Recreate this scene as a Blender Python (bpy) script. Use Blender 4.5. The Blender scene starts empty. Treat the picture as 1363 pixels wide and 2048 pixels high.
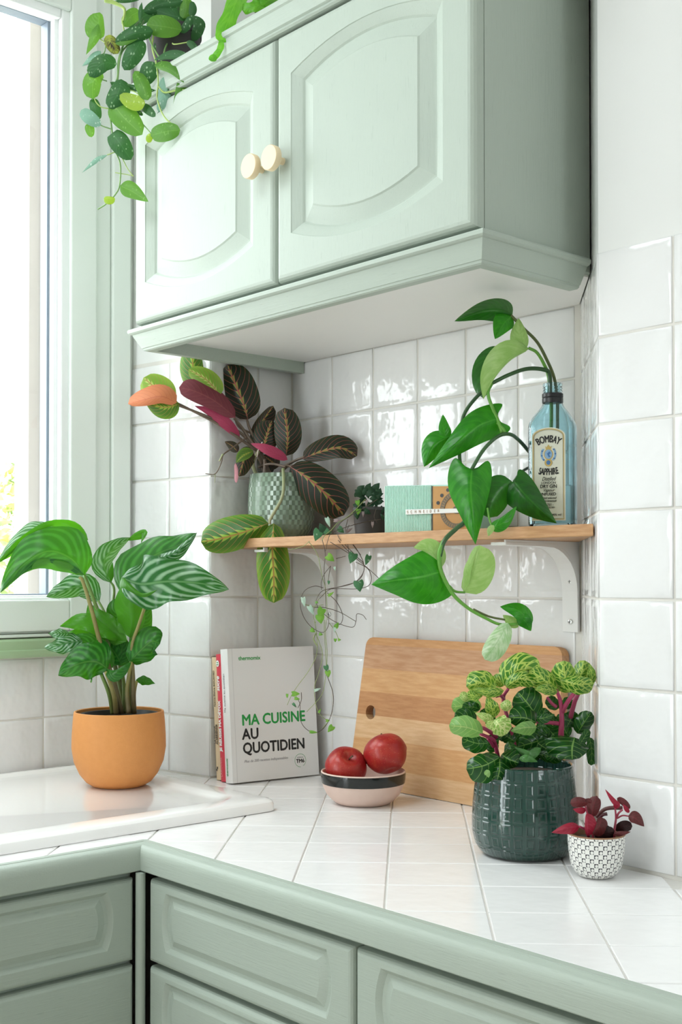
import bpy, bmesh, math, random
import numpy as np
from mathutils import Vector, Matrix
random.seed(7)
SC = bpy.context.scene
COL = SC.collection
PI = math.pi
# ---------------------------------------------------------------- camera
CAM_RIGHT = Vector((0.66628, 0.74570, -0.00042))
CAM_UP = Vector((0.01210, -0.01025, 0.99987))
CAM_FWD = Vector((-0.74560, 0.66620, 0.01585))
CAM_LOC = Vector((1.77223, -1.45911, 0.35475))
FPX, PCX, PCY = 2412.43, 681.5, 1122.43          # focal length and principal point of the 1363x2048 photograph
cam_data = bpy.data.cameras.new('camera')
cam = bpy.data.objects.new('camera', cam_data)
COL.objects.link(cam)
cam.matrix_world = Matrix(((CAM_RIGHT.x, CAM_UP.x, -CAM_FWD.x, CAM_LOC.x), (CAM_RIGHT.y, CAM_UP.y, -CAM_FWD.y, CAM_LOC.y),
                           (CAM_RIGHT.z, CAM_UP.z, -CAM_FWD.z, CAM_LOC.z), (0, 0, 0, 1)))
cam_data.sensor_fit = 'VERTICAL'
cam_data.sensor_height = 36.0
cam_data.sensor_width = 24.0
cam_data.lens = 36.0 * FPX / 2048.0
cam_data.shift_y = (PCY - 1024.0) / 2048.0
cam_data.clip_start = 0.02
SC.camera = cam
# ---------------------------------------------------------------- world, daylight, exposure
world = bpy.data.worlds.new('overcast_sky')
SC.world = world
world.use_nodes = True
_bg = world.node_tree.nodes['Background']
_bg.inputs[0].default_value = (0.93, 0.97, 1.0, 1)
_bg.inputs[1].default_value = 5.2
for nm, loc, rot, sx, sy in (('window_portal', (-0.34, -0.68, 0.90), (0, -PI / 2, 0), 1.24, 0.70),
                             ('added_roof_light_portal', (0.39, -1.35, 1.80), (0, 0, 0), 0.94, 0.9),  # this and the next two serve openings added for extra daylight
                             ('added_door_portal', (0.24, -3.46, 0.34), (PI / 2, 0, 0), 0.76, 2.05),
                             ('added_side_window_portal', (3.29, -0.85, 0.75), (0, PI / 2, 0), 0.9, 0.65)):
    ld = bpy.data.lights.new(nm, 'AREA')
    ld.shape = 'RECTANGLE'; ld.size = sx; ld.size_y = sy
    ld.cycles.is_portal = True
    lo = bpy.data.objects.new(nm, ld); COL.objects.link(lo)
    lo.location = loc; lo.rotation_euler = rot
SC.view_settings.view_transform = 'Standard'
SC.view_settings.look = 'None'
SC.view_settings.gamma = 1.0
SC.view_settings.use_curve_mapping = False
SC.view_settings.exposure = 0.75
SC.cycles.use_denoising = True
SC.cycles.max_bounces = 10
SC.cycles.diffuse_bounces = 6
SC.cycles.glossy_bounces = 5
SC.cycles.transmission_bounces = 10
SC.cycles.transparent_max_bounces = 16
SC.cycles.caustics_reflective = False
SC.cycles.sample_clamp_indirect = 8.0

# ---------------------------------------------------------------- helpers
def cam_depth(p): return (Vector(p) - CAM_LOC).dot(CAM_FWD)
def ray(u, v): return CAM_RIGHT * ((u - PCX) / FPX) - CAM_UP * ((v - PCY) / FPX) + CAM_FWD
def at(u, v, depth): return CAM_LOC + ray(u, v) * depth
def onY(u, v, Y):
    r = ray(u, v); return CAM_LOC + r * ((Y - CAM_LOC.y) / r.y)

def link(o, parent=None):
    COL.objects.link(o)
    if parent is not None: o.parent = parent
    return o
def base_of(parent):
    while parent is not None and parent.parent is not None: parent = parent.parent
    return Vector((0, 0, 0)) if parent is None else Vector(parent.location)
def tag(o, label=None, cat=None, group=None, kind=None):
    if label: o['label'] = label
    if cat: o['category'] = cat
    if group: o['group'] = group
    if kind: o['kind'] = kind
    return o
def thing(name, loc, label, cat, group=None):
    o = bpy.data.objects.new(name, None)
    o.empty_display_size = 0.02
    o.location = loc
    link(o)
    return tag(o, label, cat, group)
def mk(name, verts, faces, mat, parent=None, smooth=False, uvs=None, mats=None, auto=None):
    b = base_of(parent)
    me = bpy.data.meshes.new(name)
    me.from_pydata([tuple(Vector(v) - b) for v in verts], [], faces)
    for m in ([mat] if not isinstance(mat, (list, tuple)) else mat): me.materials.append(m)
    if mats: me.polygons.foreach_set('material_index', mats)
    if uvs is not None:
        uv = me.uv_layers.new(name='UVMap')
        fl = []
        for f in faces:
            for i in f: fl.extend(uvs[i])
        uv.data.foreach_set('uv', fl)
    if smooth: me.polygons.foreach_set('use_smooth', [True] * len(me.polygons))
    me.update()
    o = bpy.data.objects.new(name, me)
    if auto is not None:
        me.polygons.foreach_set('use_smooth', [True] * len(me.polygons))
        bm = bmesh.new(); bm.from_mesh(me)
        for e in bm.edges:
            if len(e.link_faces) == 2 and e.calc_face_angle(0) > auto: e.smooth = False
        bm.to_mesh(me); bm.free()
    return link(o, parent)
def from_bm(name, bm, mat, parent=None, smooth=False):
    b = base_of(parent)
    bmesh.ops.translate(bm, verts=bm.verts, vec=-b)
    bmesh.ops.recalc_face_normals(bm, faces=bm.faces)
    me = bpy.data.meshes.new(name); bm.to_mesh(me); bm.free()
    me.materials.append(mat)
    if smooth: me.polygons.foreach_set('use_smooth', [True] * len(me.polygons))
    return link(bpy.data.objects.new(name, me), parent)
def box(name, lo, hi, mat, parent=None, bev=0.0, rot=None, seg=2, piv=None):
    bm = bmesh.new()
    bmesh.ops.create_cube(bm, size=1.0)
    lo, hi = Vector(lo), Vector(hi)
    for v in bm.verts: v.co = Vector([(lo[i] + hi[i]) / 2 + v.co[i] * (hi[i] - lo[i]) for i in range(3)])
    if bev > 0: bmesh.ops.bevel(bm, geom=bm.edges[:], offset=bev, segments=seg, affect='EDGES', profile=0.5)
    if rot is not None: bmesh.ops.transform(bm, matrix=rot, verts=bm.verts)
    return from_bm(name, bm, mat, parent, smooth=False)
def prism(name, pts, z0, z1, mat, parent=None, bev=0.0, M=None):
    """vertical prism over the plan polygon pts; M maps it elsewhere"""
    bm = bmesh.new()
    a = [bm.verts.new((p[0], p[1], z0)) for p in pts]
    b = [bm.verts.new((p[0], p[1], z1)) for p in pts]
    n = len(pts)
    bm.faces.new(a[::-1]); bm.faces.new(b)
    for i in range(n): bm.faces.new((a[i], a[(i + 1) % n], b[(i + 1) % n], b[i]))
    if bev > 0: bmesh.ops.bevel(bm, geom=bm.edges[:], offset=bev, segments=2, affect='EDGES', profile=0.5)
    if M is not None: bmesh.ops.transform(bm, matrix=M, verts=bm.verts)
    return from_bm(name, bm, mat, parent)
def sweep(name, path, prof, mat, parent=None, auto=0.6):
    """closed profile (out, z) mitred along a plan path; out is to the right of travel"""
    n = len(path); verts = []; faces = []
    dirs = [(Vector(path[i + 1]) - Vector(path[i])).normalized() for i in range(n - 1)]
    nor = [Vector((d.y, -d.x)) for d in dirs]
    for i in range(n):
        if i == 0: m = nor[0]
        elif i == n - 1: m = nor[-1]
        else: m = (nor[i - 1] + nor[i]) / (1 + nor[i - 1].dot(nor[i]))
        for o, z in prof: verts.append((path[i][0] + m.x * o, path[i][1] + m.y * o, z))
    k = len(prof)
    for i in range(n - 1):
        for j in range(k):
            a, b = i * k + j, i * k + (j + 1) % k
            faces.append((a, b, b + k, a + k))
    faces.append(tuple(range(k))[::-1]); faces.append(tuple(range((n - 1) * k, n * k)))
    o = mk(name, verts, faces, mat, parent, auto=auto)
    bm = bmesh.new(); bm.from_mesh(o.data); bmesh.ops.recalc_face_normals(bm, faces=bm.faces); bm.to_mesh(o.data); bm.free()
    return o
def lathe(name, prof, c, mat, parent=None, n=64, fn=None, auto=0.7):
    """prof: (r, z) from outside-bottom round to the inside; UV = (angle, z)"""
    verts, uvs, faces = [], [], []
    for (r, z) in prof:
        for i in range(n + 1):
            t = 2 * PI * i / n
            rr, zz = (r, z) if fn is None else fn(r, z, t)
            verts.append((c[0] + rr * math.cos(t), c[1] + rr * math.sin(t), c[2] + zz)); uvs.append((i / n, z))
    for j in range(len(prof) - 1):
        for i in range(n):
            a = j * (n + 1) + i
            faces.append((a, a + 1, a + n + 2, a + n + 1))
    o = mk(name, verts, faces, mat, parent, uvs=uvs)
    bm = bmesh.new(); bm.from_mesh(o.data)
    bmesh.ops.remove_doubles(bm, verts=bm.verts, dist=1e-6)
    bmesh.ops.recalc_face_normals(bm, faces=bm.faces)
    for f in bm.faces: f.smooth = True
    for e in bm.edges:
        if len(e.link_faces) == 2 and e.calc_face_angle(0) > auto: e.smooth = False
    bm.to_mesh(o.data); bm.free()
    return o
def catmull(P, m):
    P = [np.array(p, float) for p in P]
    if len(P) == 2: return [P[0] + (P[1] - P[0]) * t for t in np.linspace(0, 1, m)]
    Q = [2 * P[0] - P[1]] + P + [2 * P[-1] - P[-2]]
    out = []
    for t in np.linspace(0, len(P) - 1, m):
        i = min(int(t), len(P) - 2); u = t - i
        a, b, c, d = Q[i], Q[i + 1], Q[i + 2], Q[i + 3]
        out.append(0.5 * ((2 * b) + (c - a) * u + (2 * a - 5 * b + 4 * c - d) * u * u + (3 * b - a - 3 * c + d) * u ** 3))
    return out
def tube_data(P, r0, r1, ns=8):
    verts, faces, uvs = [], [], []
    n = len(P); up = Vector((0.31, 0.17, 0.93))
    for i, p in enumerate(P):
        d = Vector(P[min(i + 1, n - 1)]) - Vector(P[max(i - 1, 0)])
        d = d.normalized() if d.length > 1e-9 else Vector((0, 0, 1))
        x = d.cross(up).normalized(); y = d.cross(x)
        r = r0 + (r1 - r0) * i / (n - 1)
        for k in range(ns):
            a = 2 * PI * k / ns
            verts.append(Vector(p) + x * (r * math.cos(a)) + y * (r * math.sin(a))); uvs.append((i / (n - 1), k / ns))
    for i in range(n - 1):
        for k in range(ns):
            a, b = i * ns + k, i * ns + (k + 1) % ns
            faces.append((a, b, b + ns, a + ns))
    faces.append(tuple(range(ns))[::-1]); faces.append(tuple(range((n - 1) * ns, n * ns)))
    return verts, faces, uvs
def tube(name, P, r0, r1, mat, parent, m=None, ns=8):
    P = [Vector(p) for p in catmull([tuple(p) for p in P], m or max(8, 6 * len(P)))]
    v, f, u = tube_data(P, r0, r1, ns)
    return mk(name, v, f, mat, parent, smooth=True, uvs=u)
def text(s, size, M, mat, parent, name='lettering', bold=0.0, shear=0.0, sx=1.0, align='LEFT', ext=0.00012, arc=None, space=1.0):
    """lettering as a mesh; M places its local x (along), y (up), z (out)"""
    cu = bpy.data.curves.new('lettering_curve', 'FONT')
    cu.body = s; cu.size = size; cu.extrude = ext; cu.shear = shear; cu.align_x = align
    cu.resolution_u = 3; cu.space_character = space
    to = bpy.data.objects.new('lettering_source', cu)
    COL.objects.link(to)
    dg = bpy.context.evaluated_depsgraph_get()
    ev = to.evaluated_get(dg)
    me = ev.to_mesh()
    vs = [Vector(v.co) for v in me.vertices]; fs = [tuple(p.vertices) for p in me.polygons]
    ev.to_mesh_clear()
    bpy.data.objects.remove(to); bpy.data.curves.remove(cu)
    if bold > 0:                                   # heavier strokes: overprint small shifts
        n0 = len(vs); base, bf = vs, fs
        vs, fs = [], []
        for i, (dx, dy) in enumerate(((0, 0), (bold, 0), (-bold, 0), (0, bold), (0, -bold))):
            vs += [Vector((v.x + dx / sx, v.y + dy, v.z + 0.00001 * i)) for v in base]
            fs += [tuple(k + i * n0 for k in f) for f in bf]
    out = []
    for v in vs:
        v.x *= sx
        if arc:                                    # bend the line onto a circle: arc > 0 arches up, < 0 hangs down
            a = v.x / arc
            v = Vector(((arc + v.y) * math.sin(a), (arc + v.y) * math.cos(a) - arc, v.z))
        out.append(M @ v)
    return mk(name, out, fs, mat, parent)
def frame(o, x, y):
    x = Vector(x).normalized(); y = Vector(y); y = (y - x * x.dot(y)).normalized(); z = x.cross(y)
    return Matrix(((x.x, y.x, z.x, o[0]), (x.y, y.y, z.y, o[1]), (x.z, y.z, z.z, o[2]), (0, 0, 0, 1)))

# ---------------------------------------------------------------- node helpers
class NT:
    def __init__(s, name):
        s.m = bpy.data.materials.new(name); s.m.use_nodes = True
        s.t = s.m.node_tree; s.bsdf = s.t.nodes['Principled BSDF']; s.out = s.t.nodes['Material Output']
    def put(s, sock, v):
        if v is None: return
        if isinstance(v, bpy.types.NodeSocket): s.t.links.new(v, sock)
        elif sock.type == 'RGBA' and isinstance(v, (tuple, list)): sock.default_value = tuple(v)[:3] + (1,)
        else: sock.default_value = v
    def node(s, typ, ins=(), **kw):
        n = s.t.nodes.new(typ)
        for k, v in kw.items(): setattr(n, k, v)
        for k, v in (ins.items() if isinstance(ins, dict) else enumerate(ins)): s.put(n.inputs[k], v)
        return n
    def ma(s, op, a, b=None, c=None): return s.node('ShaderNodeMath', [a, b, c], operation=op).outputs[0]
    def mix(s, f, a, b): 
        n = s.node('ShaderNodeMix', data_type='RGBA')
        s.put(n.inputs[0], f); s.put(n.inputs[6], a); s.put(n.inputs[7], b)
        return n.outputs[2]
    def step(s, x, a, b):
        n = s.node('ShaderNodeMapRange', [x, a, b, 0.0, 1.0], interpolation_type='SMOOTHSTEP'); n.clamp = True
        return n.outputs[0]
    def noise(s, vec, scale, detail=2.0, rough=0.5): return s.node('ShaderNodeTexNoise', {'Vector': vec, 'Scale': scale, 'Detail': detail, 'Roughness': rough}).outputs[0]
    def coord(s, kind='Object'): return s.node('ShaderNodeTexCoord').outputs[kind]
    def geo(s, kind): return s.node('ShaderNodeNewGeometry').outputs[kind]
    def scale(s, vec, sc): return s.node('ShaderNodeMapping', {'Vector': vec, 'Scale': sc}).outputs[0]
    def sep(s, vec):
        n = s.node('ShaderNodeSeparateXYZ', [vec]); return n.outputs
    def comb(s, x, y, z): return s.node('ShaderNodeCombineXYZ', [x, y, z]).outputs[0]
    def bump(s, h, strength=0.3, dist=0.01, nrm=None): return s.node('ShaderNodeBump', {'Height': h, 'Strength': strength, 'Distance': dist, 'Normal': nrm}).outputs[0]
    def set(s, **kw):
        names = dict(col='Base Color', rough='Roughness', spec='Specular IOR Level', metal='Metallic', coat='Coat Weight', coatr='Coat Roughness',
                     trans='Transmission Weight', ior='IOR', nrm='Normal', alpha='Alpha', emit='Emission Color', emits='Emission Strength', sss='Subsurface Weight')
        for k, v in kw.items(): s.put(s.bsdf.inputs[names[k]], v)
        return s.m
def plain(name, col, rough=0.5, spec=0.5, **kw): return NT(name).set(col=col, rough=rough, spec=spec, **kw)
def noisy(name, c1, c2, scale=8.0, rough=0.5, bump=0.0, bscale=40.0, dist=0.002, kind='Object', **kw):
    n = NT(name); co = n.coord(kind)
    n.set(col=n.mix(n.noise(co, scale, 3), c1, c2), rough=rough, **kw)
    if bump: n.set(nrm=n.bump(n.noise(co, bscale, 3), bump, dist))
    return n.m
def world_pos(n): return n.geo('Position')
# ---------------------------------------------------------------- materials of the room
def paint(name, col, grain=(90, 90, 4), strength=0.35):
    n = NT(name); p = world_pos(n)
    g = n.noise(n.scale(p, grain), 6.0, 4, 0.65)
    cr = n.step(n.noise(n.scale(p, [x * 1.7 for x in grain]), 5.0, 2, 0.5), 0.68, 0.74)
    big = n.noise(p, 5.0, 2)
    c = n.mix(n.ma('MULTIPLY', cr, 0.35), n.mix(big, [x * 0.96 for x in col], [min(1, x * 1.04) for x in col]), [x * 0.55 for x in col])
    n.set(col=c, rough=0.5, spec=0.28, nrm=n.bump(g, strength, 0.0012))
    return n.m
GREEN = (0.384, 0.440, 0.384)
M_GREEN = paint('sage_paint_upright_grain', GREEN)
M_GREENX = paint('sage_paint_level_grain', GREEN, (4, 60, 90))
M_GREENY = paint('sage_paint_level_grain_along_window', GREEN, (60, 4, 90))
M_WINGREEN = plain('pale_green_window_paint', (0.74, 0.79, 0.745), 0.4)
M_SILLGREEN = plain('green_sill_paint', (0.36, 0.50, 0.30), 0.42)
M_WHITEPANEL = plain('white_melamine', (0.80, 0.79, 0.77), 0.45)
def tile_mat(name, col, rough, wave, dist):
    n = NT(name); p = world_pos(n)
    w1 = n.noise(n.scale(p, (1, 1, 0.55)), 26.0, 2, 0.45)
    w2 = n.noise(p, 70.0, 1, 0.4)
    h = n.ma('ADD', w1, n.ma('MULTIPLY', w2, 0.22))
    c = n.mix(n.noise(p, 9.0, 2), [x * 0.97 for x in col], col)
    n.set(col=c, rough=rough, spec=0.5, nrm=n.bump(h, wave, dist))
    return n.m
M_TILE = tile_mat('white_glazed_wall_tile', (0.745, 0.743, 0.74), 0.10, 0.55, 0.006)
M_CTILE = tile_mat('white_counter_tile', (0.83, 0.822, 0.82), 0.20, 0.25, 0.003)
M_GROUT = noisy('beige_grey_grout', (0.56, 0.53, 0.47), (0.66, 0.63, 0.58), 30, 0.9)
M_CGROUT = noisy('light_grey_grout', (0.62, 0.60, 0.565), (0.72, 0.70, 0.67), 14, 0.9)
M_PLASTER = noisy('white_plaster', (0.80, 0.80, 0.785), (0.83, 0.83, 0.815), 6, 0.85, 0.15, 60, 0.001)
def wall_mat(name, top):
    n = NT(name); p = world_pos(n); z = n.sep(p)[2]
    g = n.mix(n.noise(p, 30.0, 3), (0.60, 0.575, 0.53), (0.70, 0.68, 0.64))
    w = n.mix(n.noise(p, 6.0, 3), (0.71, 0.715, 0.70), (0.74, 0.745, 0.73))
    n.set(col=n.mix(n.ma('LESS_THAN', z, top), w, g), rough=0.85, nrm=n.bump(n.noise(p, 60.0, 3), 0.15, 0.001))
    return n.m
M_WALL = wall_mat('plaster_above_tile_grout', 0.7665)
M_WALLW = wall_mat('plaster_above_tile_grout_under_window', 0.2165)
M_DARKWALL = plain('warm_grey_wall', (0.72, 0.71, 0.69), 0.8)
M_FLOOR = noisy('oak_floor', (0.58, 0.51, 0.43), (0.68, 0.60, 0.52), 7, 0.5)
M_OUTWALL = noisy('pale_pink_render', (0.38, 0.34, 0.315), (0.44, 0.40, 0.375), 9, 0.9)
M_PVC = plain('white_window_bead', (0.84, 0.86, 0.86), 0.28)
M_GASKET = plain('blue_grey_gasket', (0.20, 0.25, 0.31), 0.5)
M_SHADOWGAP = plain('gap_shade_grey', (0.28, 0.27, 0.23), 0.8)
def pane_mat():
    n = NT('window_glass')
    tr = n.node('ShaderNodeBsdfTransparent', [(0.97, 0.985, 0.98)])
    gl = n.node('ShaderNodeBsdfGlossy', {'Roughness': 0.0})
    f = n.ma('MULTIPLY', n.node('ShaderNodeFresnel', {'IOR': 1.5}).outputs[0], n.ma('SUBTRACT', 1.0, n.geo('Backfacing')))
    mx = n.node('ShaderNodeMixShader', [f, tr.outputs[0], gl.outputs[0]])
    n.t.links.new(mx.outputs[0], n.out.inputs[0])
    return n.m
M_PANE = pane_mat()
def wood(name, c1, c2, stretch, scale=9.0, rough=0.5, ring=True, dark=None):
    n = NT(name); p = n.coord('Object')
    d = n.noise(n.scale(p, stretch), scale, 4, 0.6)
    fine = n.noise(n.scale(p, [x * 3.2 for x in stretch]), scale * 2.5, 3, 0.7)
    c = n.mix(n.step(d, 0.3, 0.72), c1, c2)
    c = n.mix(n.ma('MULTIPLY', n.step(fine, 0.56, 0.70), 0.45), c, dark or [x * 0.62 for x in c1])
    n.set(col=c, rough=rough, spec=0.35, nrm=n.bump(fine, 0.15, 0.0008))
    return n.m
M_OAK = wood('oiled_oak_shelf', (0.36, 0.180, 0.074), (0.48, 0.275, 0.130), (5, 40, 40), 5.0, 0.45, dark=(0.30, 0.14, 0.055))
STAVES = [wood('beech_stave_%s' % k, a, b, (6, 50, 50), 4.0, 0.48, dark=d) for k, a, b, d in (
    ('golden', (0.528, 0.278, 0.116), (0.616, 0.357, 0.168), (0.42, 0.22, 0.09)), ('pale', (0.581, 0.349, 0.176), (0.669, 0.440, 0.248), (0.50, 0.28, 0.13)),
    ('brown', (0.405, 0.187, 0.076), (0.502, 0.257, 0.116), (0.32, 0.14, 0.055)), ('honey', (0.502, 0.245, 0.092), (0.590, 0.315, 0.136), (0.38, 0.18, 0.06)),
    ('worn', (0.440, 0.220, 0.104), (0.546, 0.315, 0.176), (0.38, 0.19, 0.09)))]
M_CERAMIC = plain('white_sink_ceramic', (0.89, 0.88, 0.87), 0.12, 0.5, coat=0.5, coatr=0.06)
M_STEEL = plain('zinc_screw', (0.62, 0.62, 0.60), 0.35, metal=1.0)
M_BLACK = plain('black_plastic', (0.018, 0.018, 0.02), 0.35)
M_SOIL = noisy('dark_potting_soil', (0.018, 0.012, 0.008), (0.075, 0.05, 0.032), 90, 0.95, 1.0, 160, 0.004)
M_INK = plain('black_ink', (0.012, 0.012, 0.012), 0.6)

# ---------------------------------------------------------------- leaf materials: UV = (along, across); s = 0 on the midrib, 1 at the margin
def leaf_mat(name, kind, a, b, vein, under, rough=0.36, transl=0.22, tcol=None, n1=9.0, spec=0.34, edge=None):
    n = NT(name)
    uv = n.sep(n.coord('UV')); t, y = uv[0], uv[1]
    s = n.ma('ABSOLUTE', n.ma('MULTIPLY', n.ma('SUBTRACT', y, 0.5), 2.0))
    uvv = n.comb(t, y, 0.0)
    op = n.coord('Object')
    nz = n.noise(op, 55.0, 3)
    mid = n.ma('SUBTRACT', 1.0, n.step(s, 0.015, 0.06))
    wob = n.ma('MULTIPLY', n.ma('SUBTRACT', n.noise(n.comb(n.ma('MULTIPLY', t, 3.0), n.ma('MULTIPLY', y, 3.0), 0.3), 1.2, 0), 0.5), 0.7 if kind == 'stripe' else 0.3)
    k = n.ma('ADD', n.ma('SUBTRACT', n.ma('MULTIPLY', t, n1), n.ma('MULTIPLY', n.ma('POWER', s, 1.5), n1 * (0.40 if kind == 'stripe' else 0.30))), wob)
    fr = n.ma('ABSOLUTE', n.ma('SUBTRACT', n.ma('FRACT', k), 0.5))          # 0.5 on a side vein, 0 between veins
    h = fr
    if kind == 'stripe':                                                   # calathea: pale bands between dark side veins
        c = n.mix(n.ma('MULTIPLY', n.step(fr, 0.14, 0.44), n.ma('MULTIPLY', n.step(s, 0.02, 0.14), n.ma('ADD', 0.45, n.ma('MULTIPLY', n.noise(op, 38.0, 2), 0.9)))), a, b)
        c = n.mix(n.ma('MULTIPLY', n.step(s, 0.86, 0.97), 0.8), c, a)
        c = n.mix(n.ma('MULTIPLY', mid, 0.6), c, vein)
    elif kind == 'maranta':                                                # jagged lime centre, red side veins
        jag = n.ma('ADD', 0.02, n.ma('MULTIPLY', n.ma('FRACT', k), 0.14 if a[1] < 0.05 else 0.25))
        jag = n.ma('MULTIPLY', jag, n.step(t, 0.0, 0.25))
        c = n.mix(n.step(s, 0.55, 1.0), a, [x * 1.0 for x in (edge or a)])
        c = n.mix(n.ma('LESS_THAN', s, jag), c, b)
        vv = n.step(fr, 0.445, 0.475)
        c = n.mix(vv, c, vein); c = n.mix(mid, c, vein)
    elif kind == 'speck':                                                  # silver flecks on dark green
        vo = n.node('ShaderNodeTexVoronoi', {'Vector': n.scale(op, (1, 1, 0.6)), 'Scale': 210.0, 'Randomness': 1.0}).outputs['Distance']
        ms = n.ma('MULTIPLY', n.ma('SUBTRACT', 1.0, n.step(n.ma('ADD', vo, n.ma('MULTIPLY', n.noise(op, 400.0, 1), 0.25)), 0.30, 0.44)), n.step(n.noise(op, 90.0, 1), 0.46, 0.58))
        c = n.mix(n.ma('MULTIPLY', nz, 0.6), a, [x * 1.6 for x in a])
        c = n.mix(ms, c, b); c = n.mix(n.ma('MULTIPLY', mid, 0.6), c, vein)
    elif kind == 'net':                                                    # curved veins joined by a fine net
        vo = n.node('ShaderNodeTexVoronoi', {'Vector': n.comb(n.ma('MULTIPLY', k, 1.0), n.ma('MULTIPLY', y, 5.5), 0.0), 'Scale': 1.0}, feature='DISTANCE_TO_EDGE').outputs[0]
        net = n.ma('SUBTRACT', 1.0, n.step(vo, 0.03, 0.11))
        vv = n.ma('MAXIMUM', n.step(fr, 0.41, 0.475), n.ma('MULTIPLY', net, 0.75))
        vv = n.ma('MAXIMUM', vv, mid)
        c = n.mix(nz, a, [x * 1.35 for x in a]); c = n.mix(vv, c, vein)
        c = n.mix(n.ma('MULTIPLY', n.step(nz, 0.58, 0.72), 0.7 if b else 0.0), c, b or vein)
    elif kind == 'vein':                                                   # thin clear side veins only
        c = n.mix(n.ma('MULTIPLY', nz, 0.7), a, b)
        c = n.mix(n.ma('MULTIPLY', n.step(fr, 0.43, 0.48), 0.75), c, vein); c = n.mix(n.ma('MULTIPLY', mid, 0.9), c, vein)
    else:                                                                  # 'plain': soft mottling and a fine midrib
        st = n.noise(n.comb(n.ma('MULTIPLY', k, 0.8), n.ma('MULTIPLY', y, 2.0), 0.0), 2.2, 3)
        c = n.mix(n.step(n.ma('ADD', n.ma('MULTIPLY', nz, 0.5), n.ma('MULTIPLY', st, 0.5)), 0.38, 0.66), a, b)
        c = n.mix(n.ma('MULTIPLY', n.step(fr, 0.45, 0.49), 0.25), c, vein)
        c = n.mix(n.ma('MULTIPLY', mid, 0.55), c, vein)
    back = n.geo('Backfacing')
    un = n.mix(n.ma('MULTIPLY', n.step(fr, 0.40, 0.48), 0.35), under, [x * 0.72 for x in under])
    un = n.mix(n.ma('MULTIPLY', mid, 0.5), un, [x * 0.8 for x in under])
    c = n.mix(back, c, un)
    nr = n.bump(n.ma('ADD', n.ma('MULTIPLY', h, 0.5), n.ma('MULTIPLY', nz, 0.3)), 0.25, 0.0025)
    n.set(col=c, rough=rough, spec=spec, nrm=nr)
    tl = n.node('ShaderNodeBsdfTranslucent', {'Color': tcol if tcol else c})
    mx = n.node('ShaderNodeMixShader', [transl, n.bsdf.outputs[0], tl.outputs[0]])
    n.t.links.new(mx.outputs[0], n.out.inputs[0])
    return n.m
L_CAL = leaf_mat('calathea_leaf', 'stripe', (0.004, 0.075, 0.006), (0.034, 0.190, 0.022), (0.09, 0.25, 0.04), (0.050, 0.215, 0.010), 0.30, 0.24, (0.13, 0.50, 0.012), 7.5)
L_CALL = leaf_mat('calathea_striped_glare_leaf', 'stripe', (0.008, 0.095, 0.016), (0.25, 0.40, 0.25), (0.16, 0.33, 0.13), (0.08, 0.28, 0.02), 0.22, 0.15, (0.15, 0.45, 0.04), 7.5)  # pale bands mix the leaf's own stripes with painted glare
L_MARD = leaf_mat('prayer_plant_dark_leaf', 'maranta', (0.010, 0.020, 0.010), (0.24, 0.27, 0.055), (0.34, 0.085, 0.07), (0.27, 0.030, 0.055), 0.42, 0.06, (0.2, 0.12, 0.04), 9.0, 0.35, (0.016, 0.034, 0.012))
L_MAR = leaf_mat('prayer_plant_green_leaf', 'maranta', (0.022, 0.115, 0.010), (0.28, 0.46, 0.055), (0.42, 0.17, 0.06), (0.30, 0.05, 0.05), 0.36, 0.18, (0.3, 0.5, 0.04), 9.0, 0.4, (0.10, 0.25, 0.02))
L_MARL = leaf_mat('prayer_plant_young_leaf', 'maranta', (0.16, 0.32, 0.03), (0.50, 0.60, 0.16), (0.36, 0.12, 0.06), (0.45, 0.12, 0.07), 0.36, 0.25, (0.4, 0.6, 0.08), 9.0, 0.4, (0.26, 0.42, 0.05))
L_SCIN = leaf_mat('silver_speckled_leaf', 'speck', (0.014, 0.075, 0.017), (0.24, 0.38, 0.21), (0.05, 0.16, 0.05), (0.13, 0.30, 0.07), 0.45, 0.12, (0.1, 0.35, 0.04))
L_SCIL = leaf_mat('silver_vine_pale_leaf', 'speck', (0.055, 0.165, 0.016), (0.16, 0.32, 0.07), (0.16, 0.32, 0.06), (0.13, 0.28, 0.05), 0.42, 0.25, (0.25, 0.55, 0.05))
L_SCIY = leaf_mat('silver_vine_yellow_leaf', 'speck', (0.24, 0.36, 0.025), (0.50, 0.62, 0.20), (0.2, 0.32, 0.04), (0.25, 0.38, 0.05), 0.42, 0.25, (0.4, 0.6, 0.05))
L_SILV = leaf_mat('silver_curled_leaf', 'speck', (0.16, 0.30, 0.22), (0.50, 0.62, 0.54), (0.2, 0.35, 0.25), (0.2, 0.34, 0.2), 0.5, 0.15)
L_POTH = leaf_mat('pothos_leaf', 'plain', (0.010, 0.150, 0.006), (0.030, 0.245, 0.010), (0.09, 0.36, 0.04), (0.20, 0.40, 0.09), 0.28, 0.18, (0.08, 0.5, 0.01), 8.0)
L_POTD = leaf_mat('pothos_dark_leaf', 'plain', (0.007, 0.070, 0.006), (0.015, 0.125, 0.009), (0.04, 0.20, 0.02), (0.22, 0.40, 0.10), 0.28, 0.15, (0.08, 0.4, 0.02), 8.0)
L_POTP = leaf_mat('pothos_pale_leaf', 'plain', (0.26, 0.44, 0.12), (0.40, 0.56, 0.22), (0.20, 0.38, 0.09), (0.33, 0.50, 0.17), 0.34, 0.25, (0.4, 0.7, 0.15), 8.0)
L_POTW = leaf_mat('pothos_cream_leaf', 'plain', (0.30, 0.52, 0.24), (0.66, 0.76, 0.58), (0.25, 0.45, 0.2), (0.5, 0.66, 0.4), 0.28, 0.2, (0.5, 0.8, 0.3), 8.0)
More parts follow.
